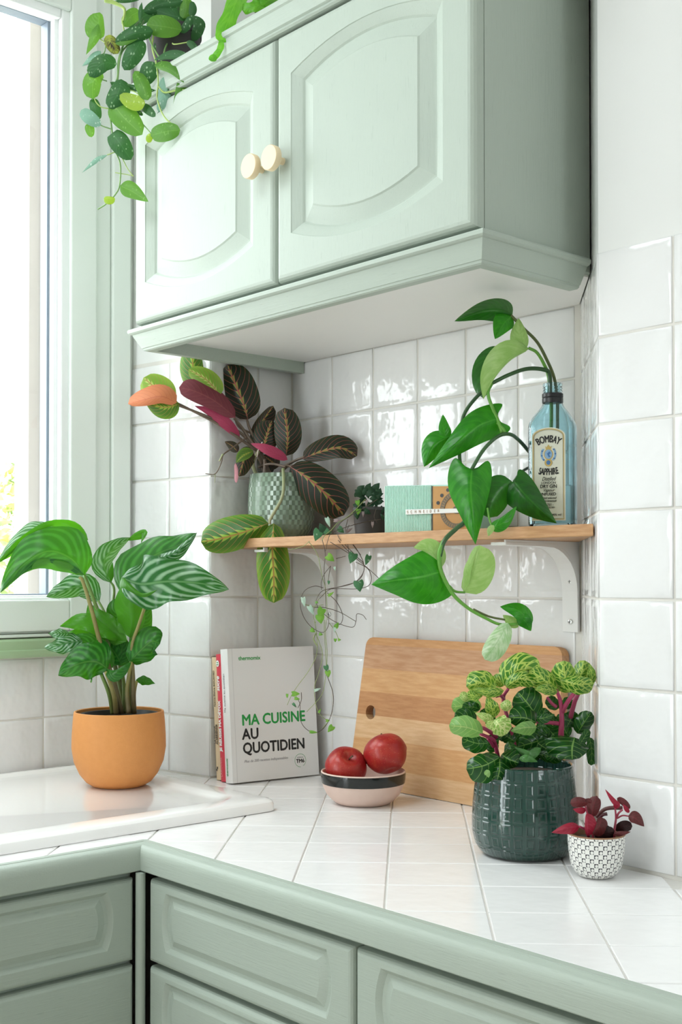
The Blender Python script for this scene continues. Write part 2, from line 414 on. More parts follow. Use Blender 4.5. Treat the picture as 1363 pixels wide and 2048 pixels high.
L_IRN = leaf_mat('bloodleaf_yellow_netted_leaf', 'net', (0.018, 0.125, 0.010), None, (0.52, 0.62, 0.13), (0.20, 0.40, 0.10), 0.3, 0.2, (0.35, 0.6, 0.05), 6.0)
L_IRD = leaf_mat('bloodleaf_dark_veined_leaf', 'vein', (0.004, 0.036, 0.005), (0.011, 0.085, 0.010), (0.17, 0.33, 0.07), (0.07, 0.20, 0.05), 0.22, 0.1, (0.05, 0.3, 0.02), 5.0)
L_IRP = leaf_mat('bloodleaf_cream_leaf', 'net', (0.16, 0.34, 0.05), (0.74, 0.76, 0.34), (0.72, 0.74, 0.34), (0.4, 0.5, 0.2), 0.3, 0.25, (0.6, 0.7, 0.2), 6.0)
L_IRG = leaf_mat('bloodleaf_light_green_leaf', 'vein', (0.15, 0.33, 0.085), (0.26, 0.46, 0.15), (0.52, 0.64, 0.24), (0.25, 0.42, 0.14), 0.3, 0.25, (0.3, 0.6, 0.1), 6.0)
L_REDB = leaf_mat('red_plant_brown_leaf', 'vein', (0.075, 0.016, 0.016), (0.125, 0.030, 0.028), (0.20, 0.03, 0.04), (0.20, 0.015, 0.03), 0.45, 0.1, (0.3, 0.02, 0.03), 6.0, 0.3)
L_REDC = leaf_mat('red_plant_crimson_leaf', 'vein', (0.24, 0.008, 0.025), (0.34, 0.02, 0.045), (0.42, 0.05, 0.09), (0.22, 0.01, 0.03), 0.45, 0.2, (0.5, 0.02, 0.05), 6.0, 0.3)
L_REDD = leaf_mat('red_plant_dark_leaf', 'vein', (0.018, 0.006, 0.006), (0.035, 0.010, 0.009), (0.05, 0.012, 0.012), (0.05, 0.01, 0.01), 0.5, 0.05, None, 6.0, 0.25)
L_HEART = leaf_mat('marbled_heart_leaf', 'speck', (0.045, 0.15, 0.06), (0.33, 0.47, 0.33), (0.12, 0.25, 0.12), (0.25, 0.22, 0.22), 0.5, 0.12)
L_HEARTG = leaf_mat('fresh_green_heart_leaf', 'plain', (0.10, 0.30, 0.03), (0.24, 0.46, 0.07), (0.2, 0.4, 0.08), (0.25, 0.42, 0.12), 0.4, 0.2, (0.3, 0.6, 0.05))
L_HEARTD = leaf_mat('dark_heart_leaf', 'speck', (0.012, 0.045, 0.018), (0.045, 0.11, 0.045), (0.03, 0.08, 0.03), (0.05, 0.07, 0.05), 0.5, 0.08)
L_HEARTW = leaf_mat('pale_heart_leaf', 'plain', (0.40, 0.58, 0.47), (0.55, 0.70, 0.58), (0.4, 0.55, 0.4), (0.42, 0.55, 0.42), 0.45, 0.2)
L_HEARTP = leaf_mat('purple_heart_leaf', 'plain', (0.26, 0.20, 0.20), (0.36, 0.28, 0.27), (0.2, 0.15, 0.15), (0.3, 0.22, 0.22), 0.5, 0.1)
L_STRAP = leaf_mat('strap_leaf', 'plain', (0.07, 0.30, 0.012), (0.15, 0.44, 0.03), (0.2, 0.5, 0.05), (0.2, 0.45, 0.06), 0.32, 0.3, (0.25, 0.7, 0.03))
def stem_mat(name, c1, c2, rough=0.4): 
    n = NT(name); t = n.sep(n.coord('UV'))[0]
    n.set(col=n.mix(n.ma('ADD', n.ma('MULTIPLY', t, 0.7), n.ma('MULTIPLY', n.noise(n.coord('Object'), 60.0, 2), 0.3)), c1, c2), rough=rough)
    return n.m
S_CAL = stem_mat('calathea_stem', (0.060, 0.035, 0.022), (0.30, 0.28, 0.07))
S_CALG = stem_mat('calathea_green_stem', (0.10, 0.09, 0.03), (0.14, 0.28, 0.05))
S_MAR = stem_mat('prayer_plant_stem', (0.10, 0.07, 0.045), (0.17, 0.12, 0.085))
S_MARG = stem_mat('prayer_plant_green_stem', (0.22, 0.27, 0.12), (0.36, 0.34, 0.20))
S_POTH = stem_mat('pothos_green_stem', (0.10, 0.30, 0.03), (0.12, 0.32, 0.04))
S_POTD = stem_mat('pothos_dark_stem', (0.018, 0.060, 0.018), (0.03, 0.10, 0.02))
S_POTB = stem_mat('pothos_brown_stem', (0.10, 0.13, 0.04), (0.09, 0.12, 0.03))
S_SCIN = stem_mat('silver_vine_stem', (0.07, 0.16, 0.05), (0.20, 0.36, 0.10))
S_SCIY = stem_mat('silver_vine_yellow_stem', (0.28, 0.40, 0.10), (0.36, 0.48, 0.12))
S_PINK = stem_mat('magenta_stem', (0.26, 0.02, 0.06), (0.42, 0.05, 0.13))
S_RED = stem_mat('crimson_stem', (0.24, 0.02, 0.04), (0.34, 0.04, 0.08))
S_HEART = stem_mat('brown_thread_stem', (0.085, 0.058, 0.045), (0.075, 0.055, 0.040))
S_HEARTG = stem_mat('green_thread_stem', (0.22, 0.26, 0.11), (0.26, 0.32, 0.12))
# ================================================================ THE SETTING
def boxes(name, lst, mat, parent=None, bev=0.0):
    bm = bmesh.new()
    for lo, hi in lst:
        r = bmesh.ops.create_cube(bm, size=1.0)
        for v in r['verts']: v.co = Vector([(lo[i] + hi[i]) / 2 + v.co[i] * (hi[i] - lo[i]) for i in range(3)])
        if bev: bmesh.ops.bevel(bm, geom=list({e for v in r['verts'] for e in v.link_edges}), offset=bev, segments=2, affect='EDGES', profile=0.5)
    return from_bm(name, bm, mat, parent)
def structure(o): o['kind'] = 'structure'; return o
ZF, ZC = -0.90, 1.72
XE, YF = 3.2, -3.4
structure(box('floor', (-0.36, YF - 0.1, ZF - 0.05), (XE + 0.1, 0.14, ZF), M_FLOOR))
RX0, RX1, RY0, RY1 = -0.08, 0.86, -1.80, -0.90
structure(boxes('ceiling', [((-0.36, YF - 0.1, ZC), (RX0, 0.14, ZC + 0.05)), ((RX1, YF - 0.1, ZC), (XE + 0.1, 0.14, ZC + 0.05)),
                            ((RX0, YF - 0.1, ZC), (RX1, RY0, ZC + 0.05)), ((RX0, RY1, ZC), (RX1, 0.14, ZC + 0.05))], M_PLASTER))
RL = structure(thing('added_roof_light', ((RX0 + RX1) / 2, (RY0 + RY1) / 2, ZC), None, None))  # unseen roof light, added to brighten counter and sink
boxes('added_roof_light_frame', [((RX0, RY0, ZC), (RX0 + 0.04, RY1, ZC + 0.10)), ((RX1 - 0.04, RY0, ZC), (RX1, RY1, ZC + 0.10)), ((RX0 + 0.04, RY0, ZC), (RX1 - 0.04, RY0 + 0.04, ZC + 0.10)), ((RX0 + 0.04, RY1 - 0.04, ZC), (RX1 - 0.04, RY1, ZC + 0.10))], M_PVC, RL)
box('pane', (RX0 + 0.04, RY0 + 0.04, ZC + 0.06), (RX1 - 0.04, RY1 - 0.04, ZC + 0.064), M_PANE, RL)
WB = structure(box('wall_back', (-0.36, 0.0016, ZF), (XE, 0.14, ZC), M_WALL))
WR = structure(box('wall_right', (0.8565, -0.2046, ZF), (XE, 0.0016, ZC), M_WALL))
WCH = structure(prism('wall_corner', [(0.6755, 0.0016), (0.8565, -0.2046), (0.8565, 0.0016)], -0.002, ZC, M_WALL))
ca, sa = math.cos(math.radians(8.4)), math.sin(math.radians(8.4))
COLA = Vector((0, -0.1907)); COLB = Vector((-0.2168 * ca, -0.1907 - 0.2168 * sa))
WCO = structure(prism('wall_column', [(-0.2119, 0.0016), (-0.2119, COLB.y + 0.0025), (COLA.x - 0.0016, COLA.y + 0.0018), (-0.0016, 0.0016)], -0.002, ZC, M_WALL))
WY0, WY1, WZ0, WZ1 = -0.335, -1.02, 0.285, 1.55
WW = structure(boxes('wall_left', [((-0.36, YF, ZF), (-0.2136, 0.0016, WZ0)), ((-0.36, YF, WZ1), (-0.2136, 0.0016, ZC)),
                                   ((-0.36, WY0, WZ0), (-0.2136, 0.0016, WZ1)), ((-0.36, YF, WZ0), (-0.2136, WY1, WZ1))], M_WALLW))
structure(boxes('wall_side', [((XE, YF, ZF), (XE + 0.1, -1.15, ZC)), ((XE, -0.50, ZF), (XE + 0.1, 0.14, ZC)), ((XE, -1.15, ZF), (XE + 0.1, -0.50, 0.35)), ((XE, -1.15, 1.20), (XE + 0.1, -0.50, ZC))], M_DARKWALL))
W3 = structure(thing('added_side_window', (XE, -0.85, 0.35), None, None))  # unseen window, added to light faces turned towards the room's right
boxes('window_frame', [((XE + 0.02, -1.15, 0.35), (XE + 0.08, -1.10, 1.20)), ((XE + 0.02, -0.55, 0.35), (XE + 0.08, -0.50, 1.20)), ((XE + 0.02, -1.15, 0.35), (XE + 0.08, -0.55, 0.41)), ((XE + 0.02, -1.15, 1.14), (XE + 0.08, -0.55, 1.20))], M_WINGREEN, W3, 0.003)
box('pane', (XE + 0.048, -1.10, 0.41), (XE + 0.052, -0.55, 1.14), M_PANE, W3)
structure(boxes('wall_front', [((-0.36, YF - 0.1, ZF), (-0.16, YF, ZC)), ((0.64, YF - 0.1, ZF), (XE, YF, ZC)), ((-0.16, YF - 0.1, 1.45), (0.64, YF, ZC))], M_PLASTER))

# ---- tiles: each one an object, mesh data shared between equal sizes
TILES = {}
def tile_mesh(w, h, mat, g=0.0017):
    k = (round(w, 4), round(h, 4), mat.name)
    if k not in TILES:
        V, F = [], []
        for ins, z in ((g, -0.0030), (g, -0.0010), (g + 0.0012, -0.0003), (g + 0.010, 0.0)):
            V += [(ins, ins, z), (w - ins, ins, z), (w - ins, h - ins, z), (ins, h - ins, z)]
        for l in range(3):
            for i in range(4):
                a, b = l * 4 + i, l * 4 + (i + 1) % 4
                F.append((a, b, b + 4, a + 4))
        F.append((12, 13, 14, 15))
        me = bpy.data.meshes.new('tile'); me.from_pydata(V, [], F); me.materials.append(mat)
        me.polygons.foreach_set('use_smooth', [True] * len(F)); me.update()
        TILES[k] = me
    return TILES[k]
def tile(parent, o, x, y, w, h, mat, tilt=0.35):
    M = frame(o, x, y)
    t = math.radians(tilt)
    C = Matrix.Translation((w / 2, h / 2, 0)) @ Matrix.Rotation(random.uniform(-t, t), 4, 'X') @ Matrix.Rotation(random.uniform(-t, t), 4, 'Y') @ Matrix.Translation((-w / 2, -h / 2, 0))
    ob = bpy.data.objects.new('tile', tile_mesh(w, h, mat))
    ob.matrix_basis = Matrix.Translation(-base_of(parent)) @ M @ C
    return link(ob, parent)
UPZ = Vector((0, 0, 1))
ROWS_B = [0.002, 0.107, 0.217, 0.327, 0.437, 0.547, 0.657, 0.7665]
XS = [0.0, 0.1139, 0.2239, 0.3339, 0.4439, 0.5539, 0.6639]
for j in range(7):
    for i in range(6):
        tile(WB, (XS[i], 0, ROWS_B[j]), (1, 0, 0), UPZ, XS[i + 1] - XS[i], ROWS_B[j + 1] - ROWS_B[j], M_TILE)
ROWS_R = [0.002, 0.111, 0.221, 0.331, 0.441, 0.551, 0.661, 0.769]
for j in range(7):
    for i in range(9):
        tile(WR, (0.855 + 0.11 * i, -0.2062, ROWS_R[j]), (1, 0, 0), UPZ, 0.11, ROWS_R[j + 1] - ROWS_R[j], M_TILE)
    x = 0.0
    for w in (0.0542, 0.11, 0.11):
        cx_, cy_ = 0.1811 / 0.2744, 0.2062 / 0.2744
        tile(WCH, (0.6739 + x * cx_, -x * cy_, ROWS_R[j]), (cx_, -cy_, 0), UPZ, w, ROWS_R[j + 1] - ROWS_R[j], M_TILE)
        x += w
ROWS_C = [0.002, 0.1075, 0.2160, 0.3245, 0.4335, 0.5423, 0.6505, 0.7605]
for j in range(7):
    h = ROWS_C[j + 1] - ROWS_C[j]
    for i in (2, 1):
        p = COLA + Vector((-ca, -sa)) * (0.1084 * i)
        tile(WCO, (p.x, p.y, ROWS_C[j]), (ca, sa, 0), UPZ, 0.1084, h, M_TILE)
    tile(WCO, (0, -0.1907, ROWS_C[j]), (0, 1, 0), UPZ, 0.1091, h, M_TILE)
    tile(WCO, (0, -0.0816, ROWS_C[j]), (0, 1, 0), UPZ, 0.0816, h, M_TILE)
for j in range(2):
    ys = [-0.2224, -0.297] + [-0.297 - 0.1085 * k for k in range(1, 10)]
    for i in range(len(ys) - 1):
        tile(WW, (-0.212, ys[i + 1], ROWS_C[j]), (0, 1, 0), UPZ, ys[i] - ys[i + 1], ROWS_C[j + 1] - ROWS_C[j], M_TILE)

# ---- the window
WIN = structure(thing('window_1', (-0.212, -1.0, 0.25), None, None))
def ring(name, y0, y1, z0, z1, w, x0, x1, mat, parent, bev=0.002, wb=None):
    """rectangular frame in the window plane: outer edge y0 > y1, z0 < z1; bar width w"""
    wb = wb or w
    return boxes(name, [((x0, y0 - w, z0), (x1, y0, z1)), ((x0, y1, z0), (x1, y1 + w, z1)),
                        ((x0, y1 + w, z0), (x1, y0 - w, z0 + wb)), ((x0, y1 + w, z1 - w), (x1, y0 - w, z1))], mat, parent, bev)
ring('casing', -0.2325, -1.080, 0.2535, 1.545, 0.0395, -0.2165, -0.1990, M_WINGREEN, WIN, 0.003, 0.006)
ring('window_frame', -0.2722, -1.040, 0.2600, 1.502, 0.0352, -0.2700, -0.2060, M_WINGREEN, WIN, 0.003, 0.004)
ring('sash', -0.3080, -1.000, 0.2640, 1.455, 0.0540, -0.2650, -0.1960, M_WINGREEN, WIN, 0.003, 0.0560)
ring('glazing_bead', -0.3600, -0.945, 0.3180, 1.403, 0.0190, -0.2550, -0.2035, M_PVC, WIN, 0.0035, 0.0070)
ring('glazing_bead', -0.3780, -0.928, 0.3235, 1.395, 0.0100, -0.2550, -0.2150, M_PVC, WIN, 0.003, 0.0050)
ring('gasket', -0.3870, -0.918, 0.3280, 1.389, 0.0060, -0.2550, -0.2290, M_GASKET, WIN, 0.001, 0.0025)
box('pane', (-0.2500, -0.920, 0.326), (-0.2460, -0.386, 1.391), M_PANE, WIN)
boxes('gap_shade_strip', [((-0.2400, -1.040, 0.2515), (-0.2080, -0.236, 0.2605))], M_SHADOWGAP, WIN)  # solid grey strip stands for the shade under the sash
sweep('sill', [(-0.2120, -1.08), (-0.2120, -0.2400)], [(0, 0.217), (0.012, 0.2175), (0.017, 0.2225), (0.017, 0.2300), (0.0145, 0.2320), (0.0150, 0.2470), (0.012, 0.2510), (-0.004, 0.2525), (-0.004, 0.217)], M_SILLGREEN, WIN)
# outer reveal of the opening and the world outside
structure(boxes('wall_outside', [((-0.420, -0.360, ZF), (-0.362, 0.30, 1.9)), ((-0.420, YF, ZF), (-0.362, -1.035, 1.9)), ((-0.420, -1.035, ZF), (-0.362, -0.360, 0.27))], M_OUTWALL))
structure(box('ground', (-14, -9, ZF - 0.15), (-0.42, 12, ZF - 0.06), noisy('pale_gravel', (0.55, 0.52, 0.46), (0.70, 0.67, 0.60), 3, 0.9)))
ADDED_DOOR = structure(thing('added_glazed_door', (0.15, YF, ZF), None, None))  # unseen glazed door, added to light the fronts and back walls
boxes('added_door_frame', [((-0.16, YF - 0.08, ZF), (-0.10, YF - 0.02, 1.45)), ((0.58, YF - 0.08, ZF), (0.64, YF - 0.02, 1.45)),
                     ((-0.10, YF - 0.08, 1.38), (0.58, YF - 0.02, 1.45)), ((-0.10, YF - 0.08, ZF), (0.58, YF - 0.02, ZF + 0.12))], M_WINGREEN, ADDED_DOOR, 0.004)
box('pane', (-0.10, YF - 0.055, ZF + 0.12), (0.58, YF - 0.05, 1.38), M_PANE, ADDED_DOOR)

# ================================================================ WORKTOP
WT = thing('worktop', (0.4, -0.3, -0.035), 'white tiled corner worktop edged with sage green moulding', 'worktop')
prism('grout_bed', [(-0.2165, -1.9), (0.357, -1.9), (0.357, -0.553), (1.8, -0.553), (1.8, -0.2046), (0.857, -0.2046), (0.675, 0.001), (-0.2136, 0.001)], -0.032, -0.0018, M_CGROUT, WT)
def clip(poly, a, b, c):
    """keep a*x + b*y <= c"""
    out = []
    for i in range(len(poly)):
        p, q = poly[i], poly[(i + 1) % len(poly)]
        dp, dq = a * p[0] + b * p[1] - c, a * q[0] + b * q[1] - c
        if dp <= 0: out.append(p)
        if (dp < 0 < dq) or (dq < 0 < dp):
            t = dp / (dp - dq); out.append((p[0] + (q[0] - p[0]) * t, p[1] + (q[1] - p[1]) * t))
    return out
def area(P): return 0.5 * sum(P[i][0] * P[(i + 1) % len(P)][1] - P[(i + 1) % len(P)][0] * P[i][1] for i in range(len(P)))
def flat_tile(poly):
    P = [Vector(p) for p in poly]
    P = [p for i, p in enumerate(P) if (p - P[i - 1]).length > 0.002]
    n = len(P)
    if n < 3 or area(P) < 6e-5: return
    def inset(d):
        R = []
        for i in range(n):
            a, b, c = P[i - 1], P[i], P[(i + 1) % n]
            e1, e2 = (b - a).normalized(), (c - b).normalized()
            n1, n2 = Vector((-e1.y, e1.x)), Vector((-e2.y, e2.x))
            R.append(b + (n1 + n2) / max(0.35, 1 + n1.dot(n2)) * d)
        return R
    V, F = [], []
    dz = random.uniform(-0.0002, 0.0002)
    for d, z in ((0.0012, -0.0018), (0.0012, -0.0007), (0.0022, dz), ):
        V += [(p.x, p.y, z) for p in inset(d)]
    for l in range(2):
        for i in range(n):
            a, b = l * n + i, l * n + (i + 1) % n
            F.append((a, b, b + n, a + n))
    F.append(tuple(range(2 * n, 3 * n)))
    mk('tile', V, F, M_CTILE, WT, smooth=False)
TA, TB, TS = 0.19467, 0.32339, 0.11
q = math.sqrt(0.5)
for i in range(-22, 16):
    for j in range(-8, 20):
        c = [(TA + (i + di) * TS, TB + (j + dj) * TS) for di, dj in ((0, 0), (0, 1), (1, 1), (1, 0))]
        P = [(q * (a + b), q * (a - b)) for a, b in c]
        if area(P) < 0: P = P[::-1]
        P = clip(clip(clip(P, 0, 1, 0.0), -1, 0, 0.2165), 1, 0, 1.8)
        P = clip(P, 0, -1, 1.35)
        P = clip(P, 0.2062, 0.1811, 0.6739 * 0.2062) if P and sum(p[1] for p in P) / len(P) > -0.2 else P
        if len(P) < 3: continue
        if max(p[0] for p in P) > 0.9: P = clip(P, 0, 1, -0.2062)
        if len(P) < 3: continue
        inL = all(p[0] <= 0.357 for p in P); inR = all(p[1] >= -0.553 for p in P)
        if inL or inR: flat_tile(P); continue
        A = clip(P, 0, -1, 0.553); B = clip(clip(P, 1, 0, 0.357), 0, 1, -0.553)
        if len(A) >= 3: flat_tile(A)
        if len(B) >= 3: flat_tile(B)
EDGE = [(0, -0.034), (0, 0.0004), (0.011, 0.0010), (0.0115, 0.0002), (0.0125, 0.0006), (0.0175, -0.0012), (0.0215, -0.0040), (0.0240, -0.0085), (0.0250, -0.0150), (0.0250, -0.0335), (0.0235, -0.0350), (0, -0.0350)]
sweep('edge_moulding', [(0.357, -1.9), (0.357, -0.553), (1.8, -0.553)], EDGE, M_GREENX, WT, 0.5)

# ================================================================ FRONTS: nested outlines in a plane
def outline(x0, x1, z0, z1, bz=0.0, bx=0.0, n=12, m=8):
    """counter-clockwise loop; bz bulges top and bottom outward, bx bulges the two ends"""
    P = []
    for i in range(n): t = i / n; P.append((x0 + (x1 - x0) * t, z0 - bz * 4 * t * (1 - t)))
    for i in range(m): t = i / m; P.append((x1 + bx * 4 * t * (1 - t), z0 + (z1 - z0) * t))
    for i in range(n): t = i / n; P.append((x1 - (x1 - x0) * t, z1 + bz * 4 * t * (1 - t)))
    for i in range(m): t = i / m; P.append((x0 - bx * 4 * t * (1 - t), z1 - (z1 - z0) * t))
    return P
def front(name, loops, M, mat, parent, auto=0.35):
    """loops: (outline, depth out of the plane); M local (x, z up -> y, out)"""
    k = len(loops[0][0]); V, F = [], []
    for P, d in loops: V += [M @ Vector((p[0], p[1], d)) for p in P]
    for l in range(len(loops) - 1):
        for i in range(k):
            a, b = l * k + i, l * k + (i + 1) % k
            F.append((a, b, b + k, a + k))
    F.append(tuple(range((len(loops) - 1) * k, len(loops) * k))); F.append(tuple(range(k))[::-1])
    return mk(name, V, F, mat, parent, auto=auto)
MXZ = Matrix(((1, 0, 0, 0), (0, 0, -1, 0), (0, 1, 0, 0), (0, 0, 0, 1)))          # local x -> X, y -> Z, out -> -Y
MYZ = Matrix(((0, 0, 1, 0), (1, 0, 0, 0), (0, 1, 0, 0), (0, 0, 0, 1)))           # local x -> Y, y -> Z, out -> +X

# ---- wall cabinet
CB = thing('wall_cabinet', (0.405, -0.18, 0.7445), 'sage green wall cabinet with two arched doors above the shelf', 'cabinet')
prism('carcass', [(0.022, 0.0), (0.022, -0.3445), (0.79, -0.3445), (0.79, -0.1326), (0.6739, -0.0006)], 0.768, 1.19, M_GREEN, CB)
prism('bottom_panel', [(0.022, -0.0005), (0.022, -0.340), (0.780, -0.340), (0.780, -0.1225), (0.6739, -0.002)], 0.7655, 0.7690, M_WHITEPANEL, CB)
sweep('light_rail', [(0.023, -0.0015), (0.023, -0.343), (0.783, -0.343), (0.783, -0.150)],
      [(-0.014, 0.7445), (-0.001, 0.7445), (0.002, 0.7460), (0.0030, 0.7490), (0.0045, 0.7495), (0.0050, 0.7510), (0.0150, 0.7700), (0.0155, 0.7720), (0.0185, 0.7728), (0.0215, 0.7750), (0.0220, 0.7790), (0.0205, 0.7812), (-0.014, 0.7812)], M_GREENX, CB, 0.3)
sweep('crown_moulding', [(0.022, -0.002), (0.022, -0.3445), (0.79, -0.3445), (0.79, -0.160)],
      [(-0.012, 1.1505), (0.0195, 1.1505), (0.0225, 1.1525), (0.0195, 1.1550), (0.0200, 1.1570), (0.0235, 1.1590), (0.0245, 1.1840), (0.0275, 1.1860), (0.0285, 1.1900), (0.0275, 1.1945), (0.0240, 1.1960), (-0.012, 1.1960)], M_GREENX, CB, 0.3)
def arched_door(x0, x1, z0, z1, knob_x):
    L, r = [], 0.0045
    Yf, Yb = 0.3650, 0.3452
    px0, px1, pz0, pz1 = x0 + 0.0345, x1 - 0.0505, 0.8530, 1.0840
    L.append((outline(x0, x1, z0, z1), Yb)); L.append((outline(x0, x1, z0, z1), Yf - 0.012))
    for a in (0.35, 0.75, 1.15, PI / 2):
        i = 0.009 * (1 - math.cos(a)); L.append((outline(x0 + i, x1 - i, z0 + i, z1 - i), Yf - 0.012 * (1 - math.sin(a))))
    def arch(i, d, b): L.append((outline(px0 + i, px1 - i, pz0 + i * 0.85, pz1 - i * 0.85, b, 0.0, 16, 8) if False else outline(px0 + i, px1 - i, pz0 + i * 0.7, pz1 - i * 0.7, b), Yf - d))
    arch(0.000, 0.0000, 0.0280); arch(0.0010, 0.0012, 0.0280); arch(0.0040, 0.0022, 0.0278); arch(0.0170, 0.0082, 0.0262); arch(0.0200, 0.0105, 0.0258)
    arch(0.0212, 0.0105, 0.0256); arch(0.0235, 0.0100, 0.0250); arch(0.0440, 0.0038, 0.0205); arch(0.0465, 0.0020, 0.0200)
    d = front('door', L, MXZ, M_GREEN, CB, 0.22)
    kz = 0.9605
    kn = lathe('knob', [(0.0, 0.0), (0.0052, 0.0), (0.0050, 0.012), (0.0062, 0.0155), (0.0165, 0.0160), (0.0180, 0.0175), (0.0182, 0.0255), (0.0172, 0.0270), (0.0, 0.0272)], (0, 0, 0),
               plain('pale_beech_knob', (0.74, 0.60, 0.40), 0.55, 0.3), d, 40)
    off = Vector((knob_x, -0.3650, kz)) - base_of(CB)
    kn.data.transform(Matrix.Translation(base_of(CB)))
    kn.data.transform(Matrix.Translation(off) @ Matrix(((1, 0, 0, 0), (0, 0, -1, 0), (0, 1, 0, 0), (0, 0, 0, 1))))
    tag(kn, 'round pale wooden knob')
    return d
arched_door(0.0220, 0.4020, 0.7870, 1.1475, 0.3745)
arched_door(0.4055, 0.7895, 0.7870, 1.1475, 0.4225)

# ---- base cabinets
def drawer_front(x0, x1, z0, z1, M, mat, parent, plane, panel=True, name='drawer_front'):
    L = []
    L.append((outline(x0, x1, z0, z1), plane - 0.020)); L.append((outline(x0, x1, z0, z1), plane - 0.009))
    for a in (0.3, 0.65, 1.0, 1.3, PI / 2):
        i = 0.0085 * (1 - math.cos(a)); L.append((outline(x0 + i, x1 - i, z0 + i, z1 - i), plane - 0.009 * (1 - math.sin(a))))
    if panel:
        e = 0.042
        def pn(i, d, b): L.append((outline(x0 + e + i, x1 - e - i, z0 + 0.0215 + i, z1 - 0.0115 - i * 0.9, 0.0, b), plane - d))
        pn(0, 0, 0.009); pn(0.003, 0.0022, 0.009); pn(0.0055, 0.0048, 0.0085); pn(0.0075, 0.0050, 0.0080); pn(0.0095, 0.0050, 0.0075); pn(0.0185, 0.0006, 0.0050)
    return front(name, L, M, mat, parent, 0.22)
def base_cabinet(loc, label, x0, x1, M, mat, plane, box_lo, box_hi, lower_panel=True, joints=()):
    t = thing('base_cabinet', loc, label, 'cabinet')
    box('carcass', box_lo, box_hi, mat, t)
    for z0, z1, pn in ((-0.1545, -0.0445, True), (-0.2720, -0.1605, lower_panel), (-0.80, -0.278, False)):
        drawer_front(x0, x1, z0, z1, M, mat, t, plane, pn)
    return t
c1 = base_cabinet((0.59, -0.30, -0.9), 'sage green drawer cabinet just right of the inner corner post', 0.3928, 0.7975, MXZ, M_GREENX, 0.5725, (0.392, -0.5540, -0.88), (0.7990, -0.02, -0.0355))
c2 = base_cabinet((1.0, -0.30, -0.9), 'sage green drawer cabinet second from the inner corner post on the right run', 0.8010, 1.2500, MXZ, M_GREENX, 0.5725, (0.8000, -0.5540, -0.88), (1.2510, -0.21, -0.0355))
c4 = base_cabinet((1.5, -0.30, -0.9), 'sage green drawer cabinet beyond the right edge, last of its run', 1.2540, 1.7950, MXZ, M_GREENX, 0.5725, (1.2525, -0.5540, -0.88), (1.7980, -0.21, -0.0355))
c3 = base_cabinet((0.1, -0.9, -0.9), 'sage green drawer cabinet under the sink by the window', -1.1600, -0.5835, MYZ, M_GREENY, 0.3780, (-0.205, -1.1700, -0.88), (0.3600, -0.5800, -0.0355), False)
post = lathe('corner_post', [(0.0, 0.0), (0.0058, 0.0), (0.0066, 0.001), (0.0066, 0.8635), (0.0, 0.8640)], (0.3845, -0.5790, -0.9), M_GREEN, None, 20)
tag(post, 'slim round sage green post in the inner corner between drawer cabinets', 'post')

# ---- sink
SK = thing('sink', (0.06, -0.8, 0.0), 'white ceramic sink with raised rim set in the worktop below the window', 'sink')
def rrect(x0, x1, y0, y1, r, n=7):
    P = []
    for cx, cy, a0 in ((x1 - r, y0 + r, -90), (x1 - r, y1 - r, 0), (x0 + r, y1 - r, 90), (x0 + r, y0 + r, 180)):
        for i in range(n):
            a = math.radians(a0 + 90 * i / (n - 1)); P.append((cx + r * math.cos(a), cy + r * math.sin(a)))
    return P
X0, X1, Y0, Y1 = -0.2030, 0.3165, -1.36, -0.2850
L = []
for d, z, r in ((0.0, 0.0006, 0.022), (0.0, 0.0090, 0.022), (0.0015, 0.0140, 0.022), (0.005, 0.0172, 0.022), (0.011, 0.0185, 0.022), (0.040, 0.0190, 0.030), (0.046, 0.0182, 0.034), (0.054, 0.0150, 0.040), (0.062, 0.0132, 0.045)):
    L.append((rrect(X0 + d * 0.45, X1 - d, Y0 + d, Y1 - d, r), z))
V, F = [], []; k = len(L[0][0])
for P, z in L: V += [(p[0], p[1], z) for p in P]
for l in range(len(L) - 1):
    for i in range(k): F.append((l * k + i, l * k + (i + 1) % k, (l + 1) * k + (i + 1) % k, (l + 1) * k + i))
F.append(tuple(range((len(L) - 1) * k, len(L) * k)))
mk('draining_board', V, F, M_CERAMIC, SK, auto=0.5)
